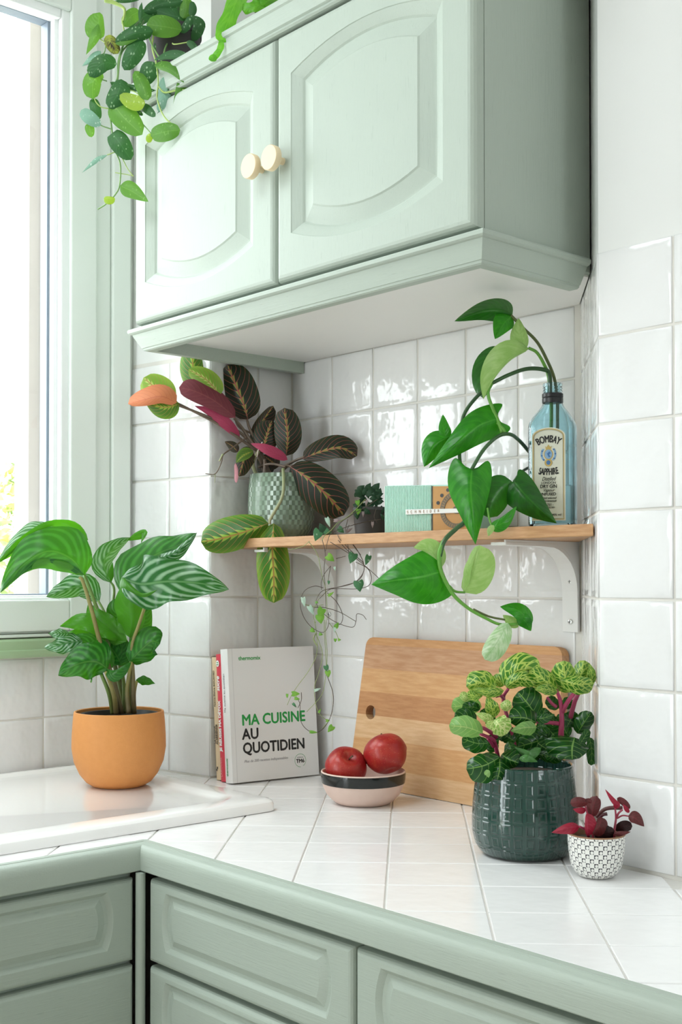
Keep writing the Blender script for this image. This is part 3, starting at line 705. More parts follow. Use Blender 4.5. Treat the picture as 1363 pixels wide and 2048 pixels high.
# ================================================================ SHELF
SHY = 0.4280
SF = thing('wall_shelf', (0.40, -0.05, 0.412), 'narrow oak shelf on white brackets across the tiled niche', 'shelf')
prism('board', [(0.0015, -0.0008), (0.0015, -0.1800), (0.8290, -0.1800), (0.6725, -0.0012)], 0.4118, SHY, M_OAK, SF, 0.0012)
M_BRK = plain('white_enamelled_bracket', (0.76, 0.755, 0.74), 0.35)
def bracket(x0, x1):
    z1, yt, zb = 0.4114, -0.168, 0.2775
    inner = [(yt, z1 - 0.0075), (-0.088, z1 - 0.0078)]
    for k in range(1, 10):
        a = PI / 2 * k / 9; inner.append((-0.072 + 0.0655 * math.sin(a), z1 - 0.0078 - 0.066 * (1 - math.cos(a))))
    inner += [(-0.0062, 0.300), (-0.0062, zb)]
    MX = Matrix(((0, 0, 1, 0), (1, 0, 0, 0), (0, 1, 0, 0), (0, 0, 0, 1)))
    outer = [(p[0] + (0.0035 if i > 3 else 0.0), p[1] + (0.0045 if i <= 6 else 0.001)) for i, p in enumerate(inner)]
    outer[-1] = (-0.0006, zb); outer[-2] = (-0.0006, 0.300)
    bk = prism('bracket', [(p[0], p[1]) for p in inner] + outer[::-1], x0, x1, M_BRK, SF, 0.0006, MX)
    web = [(p[0] + 0.001, p[1] + 0.001) for p in inner] + [(-0.0006, zb + 0.012), (-0.0006, z1), (yt, z1)]
    prism('bracket_web', web, x1 - 0.0035, x1 - 0.0005, M_BRK, bk, 0.0, MX)
    for z in (0.3530, 0.2930):
        sc = lathe('screw', [(0.0, 0.0024), (0.0018, 0.0023), (0.0038, 0.0014), (0.0042, 0.0), (0.0, 0.0)], (0, 0, 0), M_STEEL, bk, 16)
        sc.data.transform(Matrix.Translation(base_of(SF)))
        sc.data.transform(Matrix.Translation(Vector(((x0 + x1) / 2 + 0.001, -0.0064, z)) - base_of(SF)) @ Matrix(((1, 0, 0, 0), (0, 0, -1, 0), (0, 1, 0, 0), (0, 0, 0, 1))))
        cr = boxes('screw_slot', [(((x0 + x1) / 2 - 0.0014, -0.0091, z - 0.0004), ((x0 + x1) / 2 + 0.0034, -0.0086, z + 0.0004)), (((x0 + x1) / 2 + 0.0006, -0.0091, z - 0.0024), ((x0 + x1) / 2 + 0.0014, -0.0086, z + 0.0024))], M_INK, bk)
    return bk
bracket(0.6440, 0.6720); bracket(0.1000, 0.1280)

# ================================================================ BOOKS leaning on the column
def book(name, loc, rz, lean, t, w, h, cover_col, label, page=(0.78, 0.74, 0.66), hard=True, rough=0.5):
    """local: x thickness, y depth from the spine, z up; leans towards -X"""
    b = thing(name, loc, label, 'book', 'cookbooks leaning on the column')
    M = Matrix.Translation(loc) @ Matrix.Rotation(math.radians(rz), 4, 'Z') @ Matrix.Rotation(math.radians(-lean), 4, 'Y')
    mc = plain('cover_' + name + '_%d' % int(loc[0] * 10000), cover_col, rough, 0.4)
    mp = plain('page_edges', page, 0.9)
    o = 0.002 if hard else 0.0
    c = 0.0022 if hard else 0.0006
    boxes2 = bmesh.new()
    def part(nm, lo, hi, m, bev=0.0004): return box(nm, lo, hi, m, b, bev, M)
    part('front_cover', (t - c, 0.0, 0.0), (t, w, h), mc); part('back_cover', (0.0, 0.0, 0.0), (c, w, h), mc)
    part('page_block', (c, 0.003, o), (t - c, w - 0.003 - o, h - o), mp, 0.0)
    V, F = [], []                                               # spine: slightly rounded strip
    for j, z in enumerate((0.0, h)):
        for i in range(9):
            x = t * i / 8; y = -0.0022 * (1 - (2 * i / 8 - 1) ** 2) + 0.0002
            V.append(M @ Vector((x, y, z)))
    for i in range(8): F.append((i, i + 1, 10 + i, 9 + i))
    V += [M @ Vector((t * i / 8, 0.003, z)) for z in (0.0, h) for i in (0, 8)]
    F += [tuple([18, 19] + list(range(8, -1, -1))), tuple([21, 20] + list(range(9, 18)))]
    mk('spine', V, F, mc, b, auto=0.6)
    boxes2.free()
    return b, M
LEAN = 5.2
b1, M1 = book('book', (0.0208, -0.1905, 0.0003), -8, LEAN, 0.0180, 0.150, 0.217, (0.72, 0.56, 0.36), 'beige paperback cookbook against the tiled column, first of the leaning books', hard=False)
b2, M2 = book('book', (0.0394, -0.1945, 0.0003), -8, LEAN, 0.0188, 0.165, 0.2235, (0.66, 0.055, 0.085), 'slim red cookbook standing between the beige and the white book', hard=False)
b3, M3 = book('book', (0.0588, -0.1985, 0.0003), -8, LEAN, 0.0255, 0.1780, 0.2330, (0.74, 0.73, 0.72), 'thick white hardcover cookbook with green and black title on its cover', hard=True)
def spine_M(M, t, x, z):  # spine lettering reads bottom to top
    return M @ Matrix.Translation((x, -0.0025, z)) @ Matrix(((0, -1, 0, 0), (0, 0, -1, 0), (1, 0, 0, 0), (0, 0, 0, 1)))
M_DARKINK = plain('dark_brown_ink', (0.06, 0.05, 0.04), 0.6)
M_WHITEINK = plain('white_ink', (0.85, 0.80, 0.80), 0.6)
M_PINKINK = plain('pale_red_ink', (0.80, 0.30, 0.32), 0.6)
M_GREENINK = plain('green_ink', (0.012, 0.30, 0.055), 0.5)
M_GREYINK = plain('grey_ink', (0.26, 0.26, 0.28), 0.6)
text('Fatima-Zohra BOUAYED', 0.0062, spine_M(M1, 0.0165, 0.0110, 0.1290), M_DARKINK, b1, bold=0.0001)
text('LA CUISINE', 0.0078, spine_M(M1, 0.0165, 0.0075, 0.0640), M_DARKINK, b1, sx=0.78, bold=0.0001)
text('ALGÉRIENNE', 0.0078, spine_M(M1, 0.0165, 0.0145, 0.0625), M_DARKINK, b1, sx=0.78, bold=0.0001)
boxes('publisher_mark', [((0.0040, -0.0026, 0.0160), (0.0085, -0.0024, 0.0195)), ((0.0070, -0.0026, 0.0195), (0.0110, -0.0024, 0.0235))], M_DARKINK, b1).data.transform(Matrix.Translation(-base_of(b1)) @ M1 @ Matrix.Translation(base_of(b1)))
text('JE RÉUSSIS MA DÉTOX', 0.0112, spine_M(M2, 0.015, 0.0130, 0.0530), M_WHITEINK, b2, bold=0.0006, sx=0.80)
text('sucre', 0.0165, spine_M(M2, 0.015, 0.0130, 0.1580), M_WHITEINK, b2, bold=0.0005, shear=0.3, sx=0.72)
text('LAROUSSE', 0.0085, spine_M(M2, 0.015, 0.0106, 0.0080), M_PINKINK, b2, sx=0.85)
rd = [M2 @ Vector((0.0094 + 0.0058 * math.cos(a), -0.00262, 0.2070 + 0.0058 * math.sin(a))) for a in [2 * PI * i / 24 for i in range(24)]]
mk('roundel', rd, [tuple(range(24))], M_WHITEINK, b2)
text('sans\nsucre', 0.0036, M2 @ Matrix.Translation((0.0094, -0.0029, 0.2078)) @ Matrix(((1, 0, 0, 0), (0, 0, -1, 0), (0, 1, 0, 0), (0, 0, 0, 1))), M_GREENINK, b2, align='CENTER')
text('Ma cuisine au quotidien', 0.0072, spine_M(M3, 0.024, 0.0145, 0.1220), M_GREYINK, b3)
text('thermomix', 0.0068, spine_M(M3, 0.024, 0.0140, 0.0120), M_GREENINK, b3, bold=0.0001)
CV = M3 @ Matrix.Translation((0.0255, 0, 0)) @ Matrix(((0, 0, 1, 0.0001), (1, 0, 0, 0), (0, 1, 0, 0), (0, 0, 0, 1)))
def cover(s, x, z, size, mat, **k): return text(s, size, CV @ Matrix.Translation((x, z, 0)), mat, b3, **k)
cover('thermomix', 0.0215, 0.2125, 0.0098, M_GREENINK, bold=0.00022)
cover('MA CUISINE', 0.0225, 0.0985, 0.0265, M_GREENINK, bold=0.0007, sx=0.92)
cover('AU', 0.0225, 0.0740, 0.0265, M_INK, bold=0.0007, sx=0.92)
cover('QUOTIDIEN', 0.0225, 0.0495, 0.0265, M_INK, bold=0.0007, sx=0.88)
cover('Plus de 200 recettes indispensables', 0.0245, 0.0335, 0.0067, M_GREYINK, shear=0.25, sx=0.93)
rg = []
for k in range(41):
    a = math.radians(-60 + 330 * k / 40)
    rg += [CV @ Vector((0.1390 + r * math.cos(a), 0.0285 + r * math.sin(a), 0.0002)) for r in (0.0112, 0.0118)]
mk('edition_ring', rg, [(2 * k, 2 * k + 2, 2 * k + 3, 2 * k + 1) for k in range(40)], M_GREENINK, b3)
cover('édition', 0.1390, 0.0325, 0.0048, M_GREYINK, align='CENTER')
cover('TM6', 0.1390, 0.0245, 0.0092, M_INK, align='CENTER', bold=0.0003)
box('joint_groove', (0.0251, 0.0085, 0.0), (0.02565, 0.0098, 0.2330), plain('cover_joint', (0.62, 0.61, 0.60), 0.6), b3, 0, M3)

# ================================================================ CUTTING BOARD
CBD = thing('cutting_board', (0.43, -0.035, 0.0), 'wooden cutting board of glued staves leaning against the tiled back wall', 'cutting board')
bl, H = 0.4560, 0.2560
tiltM = Matrix.Translation((0.2040, -0.0412, 0.0008)) @ Matrix.Rotation(math.radians(-5.0), 4, 'X')
def board_x(z):                                               # left edge leans inwards, corners rounded
    xl = 0.024 * (z / H); xr = bl - 0.002 - 0.004 * (z / H); r = 0.016
    if z > H - r: d = r - math.sqrt(max(0, r * r - (z - (H - r)) ** 2)); xl += d; xr -= d
    if z < 0.010: d = 0.010 - math.sqrt(max(0, 0.0001 - (0.010 - z) ** 2)); xl += d; xr -= d
    return xl, xr
HX, HZ, HR = 0.0455, 0.1265, 0.0122
BND = [0.0, 0.034, 0.082, 0.122, 0.162, 0.202, 0.2430, H]
SMAT = [1, 0, 2, 1, 3, 0, 4, 2]
for k in range(7):
    z0, z1 = BND[k], BND[k + 1]
    n = 8
    zs = [z0 + (z1 - z0) * i / n for i in range(n + 1)]
    left = [(board_x(z)[0], z) for z in zs]; right = [(board_x(z)[1], z) for z in zs]
    P = []
    def arc_pts(up):
        zz = z0 if not up else z1
        c = math.asin(max(-1, min(1, (zz - HZ) / HR)))
        a0, a1 = (PI - c, c)
        if not up:  # notch into the bottom edge: left end round over the top to the right end
            return [(HX + HR * math.cos(PI - c + (2 * c - PI) * i / 12), HZ + HR * math.sin(PI - c + (2 * c - PI) * i / 12)) for i in range(13)]
        return [(HX + HR * math.cos(c - (PI + 2 * c) * i / 12), HZ + HR * math.sin(c - (PI + 2 * c) * i / 12)) for i in range(13)]
    bottom = arc_pts(False) if abs(z0 - 0.122) < 1e-6 else []
    top = arc_pts(True) if abs(z1 - 0.122) < 1e-6 else []
    P = [left[0]] + bottom + right + top + left[::-1][:-1]
    MB_ = tiltM @ Matrix(((1, 0, 0, 0), (0, 0, 1, 0), (0, 1, 0, 0), (0, 0, 0, 1)))
    prism('stave', P, 0.0, 0.0165, STAVES[[1, 0, 1, 2, 0, 4, 3][k] if True else 0], CBD, 0.0, MB_)

# ================================================================ FRUIT BOWL
BWC = (0.3577, -0.1479, 0.0)
BW = thing('bowl', BWC, 'shallow pink stoneware bowl with a glossy black band under its rim', 'bowl')
M_PINK = noisy('unglazed_pink_stoneware', (0.66, 0.49, 0.42), (0.72, 0.55, 0.48), 60, 0.75)
M_BAND = plain('glossy_black_glaze', (0.012, 0.014, 0.013), 0.12)
lathe('bowl_body', [(0.0, 0.0004), (0.040, 0.0004), (0.0425, 0.0012), (0.0500, 0.0065), (0.0580, 0.0150), (0.0630, 0.0250), (0.0655, 0.0330)], BWC, M_PINK, BW)
lathe('glazed_band', [(0.0655, 0.0330), (0.0664, 0.0335), (0.0674, 0.0400), (0.0678, 0.0480), (0.0676, 0.0500)], BWC, M_BAND, BW)
lathe('bowl_rim', [(0.0676, 0.0500), (0.0672, 0.0515), (0.0660, 0.0520), (0.0645, 0.0510), (0.0630, 0.0400), (0.0600, 0.0260), (0.0520, 0.0120), (0.0400, 0.0055), (0.0, 0.0050)], BWC, M_PINK, BW)
def apple(u, v, dep, r, label, tiltv, seed):
    c = at(u, v, dep)
    a = thing('apple', c, label, 'apple', 'red apples in the bowl')
    n = NT('apple_skin_%d' % seed); p = n.coord('Object')
    st = n.noise(n.scale(p, (70, 70, 9)), 2.0, 3, 0.6)
    sp = n.node('ShaderNodeTexVoronoi', {'Vector': p, 'Scale': 330.0}).outputs['Distance']
    z = n.sep(p)[2]
    c0 = n.mix(n.step(n.noise(p, 22.0, 3), 0.40, 0.66), (0.30, 0.008, 0.012), (0.42, 0.030, 0.022))
    c0 = n.mix(n.ma('MULTIPLY', n.step(st, 0.52, 0.75), 0.28), c0, (0.52, 0.14, 0.05))
    c0 = n.mix(n.ma('MULTIPLY', n.ma('SUBTRACT', 1.0, n.step(sp, 0.10, 0.2)), 0.35), c0, (0.75, 0.45, 0.22))
    n.set(col=c0, rough=0.33, spec=0.5)
    prof = []
    for i in range(25):
        t = PI * i / 24
        rr = r * (math.sin(t) ** 0.92) * (1 - 0.10 * (1 - math.cos(t)) * 0.5 * (1 if t > PI / 2 else 0.2))
        zz = -r * 0.90 * math.cos(t)
        prof.append((max(rr, 0), zz))
    def shape(rr, zz, th):
        k = rr / r
        zz += (0.30 * r * math.exp(-(k / 0.30) ** 2)) * (-1 if zz > 0 else 0.55)
        return rr * (1 + 0.018 * math.cos(5 * th + seed) + 0.02 * math.cos(2 * th + seed)), zz
    prof = [(p_[0], -p_[1]) for p_ in prof][::-1]
    R_ = Matrix.Rotation(tiltv[1], 4, Vector(CAM_FWD)) @ Matrix.Rotation(tiltv[0], 4, Vector(CAM_RIGHT))
    sk = lathe('skin', prof, c, n.m, a, 48, shape, 2.0); sk.data.transform(R_)
    bm = tube_data([Vector((0, 0, r * 0.60)), Vector((0.001, 0, r * 0.78)), Vector((0.003, 0.001, r * 0.98))], 0.0011, 0.0014, 6)
    sm = mk('stalk', [R_ @ v + c for v in bm[0]], bm[1], plain('apple_stalk_%d' % seed, (0.10, 0.055, 0.03), 0.7), a, True)
    return a
DB = cam_depth((BWC[0], BWC[1], 0.06))
apple(691, 1534, DB + 0.004, 0.0340, 'darker red apple on the left of the bowl with its stalk hollow showing', (0.75, 0.35), 3)
apple(771, 1508, DB + 0.006, 0.0355, 'bright red apple on the right of the bowl against the cutting board', (-0.5, -0.3), 5)

# ================================================================ PLANT TOOLS
def prof_w(shape, t):
    if shape == 'ov': return max(0.0, math.sin(PI * t ** 0.72)) ** 0.85
    if shape == 'obl': return (max(0.0, 1 - (2 * t - 1) ** 2)) ** 0.46 * (0.88 + 0.24 * t)
    if shape == 'obb': return (max(0.0, 1 - (2 * t - 1) ** 2)) ** 0.46 * (1.10 - 0.22 * t)
    if shape == 'cal': return min(1.0, (t / 0.30) ** 0.55) * max(0.0, 1 - t ** 2.4) ** 0.9 * 1.12
    if shape == 'lan': return max(0.0, math.sin(PI * t ** 0.9)) ** 1.1
    if shape == 'heart': return math.sin(PI * t ** 0.48) ** 0.92 if 0 < t < 1 else 0.0
    if shape == 'rnd': return (max(0.0, 1 - (2 * t - 1) ** 2)) ** 0.5
    if shape == 'strap': return min(1.0, 0.55 + 2 * t) if t < 0.93 else max(0.0, (1 - t) / 0.07) ** 0.5
    return math.sin(PI * t)
def leaf(parent, mat, T, dep, pts, wl, wr, shape='ov', dl=0.0, dr=0.0, fold=None, rip=0.0, lobe=0.0, under=False, n=16, m=5, name='leaf', freq=3.0, label=None):
    """midrib through pts (x, y, depth in cm) measured in crop T, half widths wl / wr in crop pixels to the left / right of growth"""
    ox, oy, sc = T
    P = [(ox + p[0] / sc, oy + p[1] / sc, (p[2] if len(p) > 2 else 0.0) * 0.01) for p in pts]
    if shape == 'heart': n = int(n * 1.4)
    Cf = catmull(P, 8 * n + 1)
    ts = [(i / n) ** (1.5 if shape == 'heart' else 1.0) for i in range(n + 1)]
    C = [Cf[int(round(8 * n * t))] for t in ts]
    L = sum(math.hypot(C[i + 1][0] - C[i][0], C[i + 1][1] - C[i][1]) for i in range(n))
    wm = max(wl, wr) / sc / FPX * dep
    if fold is None: fold = random.uniform(0.1, 0.3)
    ph = random.uniform(0, 6.28)
    V, UV, F = [], [], []
    for i in range(n + 1):
        t = ts[i]; ci = int(round(8 * n * t))
        a, b = Cf[max(0, ci - 8)], Cf[min(8 * n, ci + 8)]
        tx, ty = b[0] - a[0], b[1] - a[1]; l = math.hypot(tx, ty) or 1e-6; tx /= l; ty /= l
        w = prof_w(shape, t)
        for j in range(-m, m + 1):
            s = j / m
            W = (wl if s < 0 else wr) / sc * w * abs(s)
            sg = 1 if s < 0 else -1                            # s < 0 is the left side
            k = 1 + 0.085 * rip * math.sin(2 * PI * freq * t + ph) * abs(s)
            u = C[i][0] + sg * ty * W * k; v = C[i][1] - sg * tx * W * k
            bk = 1.25 * lobe * L * abs(s) ** 1.5 * (t / 0.07) * math.exp(1 - t / 0.07)
            u -= tx * bk; v -= ty * bk
            d = C[i][2] + (dl if s < 0 else dr) * 0.01 * abs(s) * w + fold * wm * w * s * s
            d += 0.24 * rip * wm * math.sin(2 * PI * freq * t + ph + (0.9 if s < 0 else 0)) * s * s
            V.append(at(u, v, dep + d)); UV.append((t, 0.5 + 0.5 * s))
    q = 2 * m + 1
    for i in range(n):
        for j in range(2 * m):
            a = i * q + j
            f = (a, a + q, a + q + 1, a + 1)
            F.append(f if under else f[::-1])
    o = mk(name, V, F, mat, parent, smooth=True, uvs=UV)
    if label: o['label'] = label
    return o
def stem(parent, mat, T, dep, pts, r0, r1=None, name='stem', m=None, ns=7):
    ox, oy, sc = T
    P = [at(ox + p[0] / sc, oy + p[1] / sc, dep + (p[2] if len(p) > 2 else 0.0) * 0.01) for p in pts]
    return tube(name, P, r0, r1 if r1 is not None else r0, mat, parent, m, ns)
# ================================================================ CALATHEA in the orange pot on the draining board
PC = (0.0216, -0.3914, 0.0134)
CA = thing('potted_calathea', PC, 'striped calathea in a round terracotta orange pot on the white sink', 'potted plant')
M_ORANGE = noisy('matt_terracotta_orange', (0.56, 0.228, 0.058), (0.62, 0.262, 0.072), 120, 0.62, 0.25, 420, 0.0006)
pot = lathe('pot', [(0.0, 0.0), (0.040, 0.0), (0.0440, 0.0012), (0.0540, 0.0075), (0.0645, 0.0205), (0.0738, 0.0410), (0.0776, 0.0640), (0.0772, 0.0830), (0.0758, 0.1060), (0.0742, 0.1215), (0.0738, 0.1235), (0.0722, 0.1242), (0.0704, 0.1232), (0.0712, 0.1100), (0.0715, 0.100), (0.0700, 0.090)], PC, M_ORANGE, CA, 72)
lathe('soil', [(0.0, 0.1100), (0.03, 0.1115), (0.06, 0.1085), (0.0712, 0.1080)], PC, M_SOIL, CA, 32, lambda r, z, t: (r, z + 0.003 * math.sin(5 * t) * (r / 0.07)))
liner = lathe('nursery_pot', [(0.0600, 0.1090), (0.0640, 0.1190), (0.0655, 0.1195), (0.0660, 0.1185), (0.0630, 0.1080)], PC, M_BLACK, CA, 48)
T = (0.0, 920.0, 2.8396); DC_ = cam_depth(PC)
def cs(pts, r0, r1, m=S_CAL): return stem(CA, m, T, DC_, pts, r0, r1)
def cl(mat, pts, wl, wr, **k): return leaf(CA, mat, T, DC_, pts, wl * 1.12, wr * 1.12, **k)
cs([(690, 1440, 0), (640, 1240, -1), (575, 1060, -2), (520, 850, -3), (470, 690, -3), (450, 665, -3)], 0.0048, 0.0026)
cs([(705, 1440, 2), (660, 1200, 2), (590, 960, 1), (520, 760, 0), (478, 650, 0)], 0.0044, 0.0026, S_CALG)
cs([(760, 1440, 0), (755, 1240, -1), (750, 1060, -2), (790, 930, -3), (850, 745, -4)], 0.0040, 0.0024)
cs([(740, 1440, 2), (735, 1200, 2), (745, 1000, 1), (760, 900, 1)], 0.0040, 0.0026, S_CALG)
cs([(720, 1440, 4), (690, 1250, 4), (640, 900, 4), (648, 740, 4), (628, 690, 4)], 0.0036, 0.0018, S_CALG)
cs([(660, 1440, -1), (645, 1330, -2), (600, 1200, -3)], 0.0050, 0.0030)
cs([(640, 1440, 0), (620, 1330, -1), (575, 1215, -2)], 0.0044, 0.0030, S_CALG)
cs([(680, 1440, 3), (690, 1280, 3), (690, 1150, 2), (650, 1010, 2), (560, 930, 2)], 0.0046, 0.0024)
cs([(730, 1440, -1), (722, 1300, -1), (745, 1145, -2)], 0.0042, 0.0028)
cs([(765, 1440, 1), (762, 1330, 1), (775, 1255, 1)], 0.0034, 0.0024)
cs([(700, 1440, 1), (705, 1300, 1), (690, 1180, 0)], 0.0040, 0.0028, S_CALG)
cs([(640, 1000, 3), (600, 880, 4), (558, 800, 5)], 0.0026, 0.0020, S_CALG)
# upper leaves
cl(L_CAL, [(500, 455, 3), (410, 395, 3), (280, 390, 2), (120, 470, 0), (-20, 590, -2)], 60, 42, shape='cal', dl=2, dr=-1, under=True, rip=0.5, label='leaf seen from its yellow-green underside')
cl(L_CALL, [(300, 378, 2), (190, 400, 1), (90, 470, 0), (-30, 600, -2)], 38, 42, shape='cal', dl=1, dr=1, rip=0.6, label='leaf with window glare painted into its pale bands')
cl(L_CAL, [(480, 655, -3), (400, 560, -4.5), (270, 520, -5), (130, 600, -4), (0, 755, -2.5)], 62, 135, shape='cal', dl=1.5, dr=1.0, fold=0.1, rip=0.6, n=22)
cl(L_CAL, [(478, 652, -3), (380, 585, -3.8), (210, 565, -4), (60, 650, -3), (0, 755, -2)], 50, 12, shape='cal', dl=1.0, under=True, fold=0.0, label='pale rolled underside edge of a leaf')
cl(L_CALL, [(622, 695, 4), (590, 580, 4), (650, 500, 5), (740, 440, 5)], 62, 42, shape='cal', dl=-1, dr=2, rip=0.5)
cl(L_CAL, [(720, 458, 5), (775, 425, 5), (825, 410, 5), (800, 475, 4)], 14, 30, shape='lan', under=True, label='curled yellow-green leaf tip')
cl(L_CAL, [(628, 700, 3.8), (620, 640, 3.8), (640, 580, 4)], 4, 26, shape='lan', under=True)
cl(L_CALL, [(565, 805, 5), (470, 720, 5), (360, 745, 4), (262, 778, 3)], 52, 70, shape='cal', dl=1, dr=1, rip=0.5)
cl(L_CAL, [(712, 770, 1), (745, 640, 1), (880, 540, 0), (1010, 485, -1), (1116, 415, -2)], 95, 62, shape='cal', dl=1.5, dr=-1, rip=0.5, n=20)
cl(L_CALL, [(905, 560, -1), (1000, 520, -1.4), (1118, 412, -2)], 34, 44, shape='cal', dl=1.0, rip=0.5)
cl(L_CAL, [(705, 690, -3), (780, 690, -4), (860, 660, -4), (930, 620, -4)], 45, 40, shape='cal', under=True, dl=1, dr=-1, label='rolled green leaf edge')
cl(L_CALL, [(690, 668, -4), (800, 705, -5), (950, 690, -6), (1130, 700, -6), (1300, 735, -5)], 135, 120, shape='cal', dl=1.5, dr=-1.2, fold=0.05, rip=0.7, n=24, m=6)
cl(L_CAL, [(695, 665, -4), (735, 720, -5.5), (810, 765, -6), (900, 735, -6)], 12, 46, shape='cal', under=True, dr=1)
cl(L_CAL, [(738, 1010, 0), (752, 900, -2), (745, 800, -3), (770, 690, -4)], 84, 70, shape='obl', under=True, dl=1.5, dr=1.5, rip=0.4, label='broad bright green leaf seen from underneath')
cl(L_CAL, [(775, 975, 1), (805, 900, 1), (850, 810, 1)], 75, 62, shape='cal', dl=1, dr=1)
cl(L_CAL, [(690, 920, 2), (670, 860, 2), (715, 800, 2)], 60, 40, shape='rnd')
# middle and lower leaves
cl(L_CAL, [(700, 1020, 1), (600, 960, 0), (470, 930, -1), (338, 945, -2)], 46, 76, shape='cal', under=True, dl=-1, dr=1, rip=0.9, label='green leaf seen from below with a wavy edge')
cl(L_CAL, [(720, 1030, 0.5), (640, 940, 0), (560, 870, 0), (500, 815, 1)], 120, 30, shape='cal', under=True, dl=1, rip=0.5)
cl(L_CAL, [(660, 1075, 2), (560, 1010, 2), (470, 985, 2), (355, 1000, 1)], 60, 50, shape='cal', under=True, rip=0.9)
cl(L_CAL, [(705, 985, 0), (690, 930, 0), (660, 900, 0.5)], 50, 40, shape='rnd', under=True)
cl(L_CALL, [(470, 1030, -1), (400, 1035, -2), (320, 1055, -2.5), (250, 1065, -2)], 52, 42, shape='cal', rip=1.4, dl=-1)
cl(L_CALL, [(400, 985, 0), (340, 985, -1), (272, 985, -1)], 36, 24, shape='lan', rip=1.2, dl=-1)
cl(L_CAL, [(640, 1180, 0), (560, 1090, -1), (470, 1030, -1), (350, 1060, -2)], 70, 60, shape='cal', rip=0.6)
cl(L_CAL, [(690, 1160, 1), (640, 1080, 1), (570, 1010, 2)], 70, 90, shape='rnd', label='dark leaf in the shade of the crown')
cl(L_CAL, [(680, 1170, 1), (690, 1090, 1), (700, 1000, 1)], 60, 60, shape='cal')
cl(L_CAL, [(612, 1185, -3), (540, 1145, -4.5), (440, 1160, -5), (330, 1225, -4)], 100, 105, shape='cal', dl=1.4, dr=1.4, fold=0.15, rip=0.8, n=22)
cl(L_CAL, [(735, 1150, -2), (790, 1090, -3), (860, 1030, -4), (908, 1045, -4)], 78, 74, shape='obl', dl=1, dr=1, rip=0.6)
cl(L_CAL, [(600, 1190, -3), (650, 1210, -4), (700, 1180, -4), (745, 1145, -3)], 14, 42, shape='cal', rip=0.4)
cl(L_CAL, [(770, 1250, 1), (820, 1255, 1), (882, 1270, 1)], 26, 22, shape='lan', rip=1.0)

# ================================================================ PRAYER PLANT on the shelf
PC = (0.0740, -0.0860, SHY)
MA = thing('potted_prayer_plant', PC, 'red veined prayer plant in an embossed sage green pot on the shelf', 'potted plant')
def emboss(name, col, kind, nu, nv, rough, strength, dist, **kw):
    n = NT(name); uv = n.sep(n.coord('UV'))
    u = n.ma('MULTIPLY', uv[0], float(nu)); v = n.ma('MULTIPLY', uv[1], float(nv))
    row = n.ma('FLOOR', v)
    if kind == 'scales': u = n.ma('ADD', u, n.ma('MULTIPLY', row, 0.5))
    fu, fv = n.ma('FRACT', u), n.ma('FRACT', v)
    if kind == 'scales':
        h = n.ma('ADD', n.ma('SUBTRACT', 1.0, n.ma('MULTIPLY', n.ma('ABSOLUTE', n.ma('SUBTRACT', fu, 0.5)), 1.6)), n.ma('MULTIPLY', fv, -0.75))
    else:
        hs = n.node('ShaderNodeTexWhiteNoise', {'Vector': n.comb(n.ma('FLOOR', u), row, 0.0)}, noise_dimensions='3D').outputs[0]
        dx = n.ma('ABSOLUTE', n.ma('SUBTRACT', fu, 0.5)); dy = n.ma('ABSOLUTE', n.ma('SUBTRACT', fv, 0.5))
        bx = n.ma('MAXIMUM', n.ma('ADD', dx, n.ma('MULTIPLY', hs, 0.10)), dy)
        rg_ = n.ma('SUBTRACT', 1.0, n.ma('MULTIPLY', n.ma('ABSOLUTE', n.ma('SUBTRACT', bx, 0.34)), 11.0)); rg_ = n.ma('MAXIMUM', rg_, 0.0)
        h = n.ma('ADD', rg_, n.ma('MULTIPLY', n.noise(n.coord('Object'), 90.0, 2), 0.35))
    n.set(col=col, rough=rough, nrm=n.bump(h, strength, dist), **kw)
    return n.m
M_SAGEPOT = emboss('glazed_sage_pot_scales', (0.20, 0.275, 0.20), 'scales', 34, 118, 0.16, 0.9, 0.004, coat=0.4)
lathe('pot', [(0.0, 0.0), (0.040, 0.0), (0.0450, 0.0015), (0.0535, 0.0150), (0.0592, 0.0335), (0.0606, 0.0600), (0.0594, 0.0925), (0.0572, 0.1160), (0.0566, 0.1175), (0.0553, 0.1178), (0.0545, 0.1165), (0.0560, 0.0950)], PC, M_SAGEPOT, MA, 80)
lathe('soil', [(0.0, 0.1060), (0.0550, 0.1040)], PC, M_SOIL, MA, 24)
T = (240.0, 680.0, 2.5241); DM = cam_depth(PC)
def ms(pts, r0, r1=None, m=S_MAR): return stem(MA, m, T, DM, pts, r0, r1)
def ml(mat, pts, wl, wr, **k):
    k.setdefault('shape', 'obl'); return leaf(MA, mat, T, DM, pts, wl, wr, **k)
ms([(745, 690, 0), (700, 590, 0), (640, 500, 0), (560, 440, -1), (400, 370, -3), (245, 312, -5)], 0.0036, 0.0020)
ms([(690, 560, 0), (520, 440, -2), (380, 365, -3), (262, 305, -4)], 0.0028, 0.0018)
ms([(735, 690, 0), (690, 560, 0), (620, 450, 0), (575, 395, -1)], 0.0038, 0.0022)
ms([(760, 690, 1), (700, 540, 1), (655, 450, 1), (640, 400, 1)], 0.0034, 0.0022)
ms([(660, 470, 1), (600, 440, 1), (580, 400, 1)], 0.0020, 0.0016)
ms([(800, 690, 0), (830, 640, -1), (880, 610, -2), (930, 590, -3)], 0.0030, 0.0022)
ms([(790, 690, 0), (840, 640, -3), (865, 640, -5)], 0.0032, 0.0022)
ms([(822, 650, -5), (825, 720, -6.5), (815, 800, -7.5), (760, 900, -8), (755, 930, -8)], 0.0030, 0.0026, S_MARG)
ms([(700, 640, 0), (760, 625, -2), (835, 640, -4)], 0.0026, 0.0022)
ms([(690, 690, -1), (670, 620, -1), (700, 560, -1)], 0.0034, 0.0030, S_MARG)
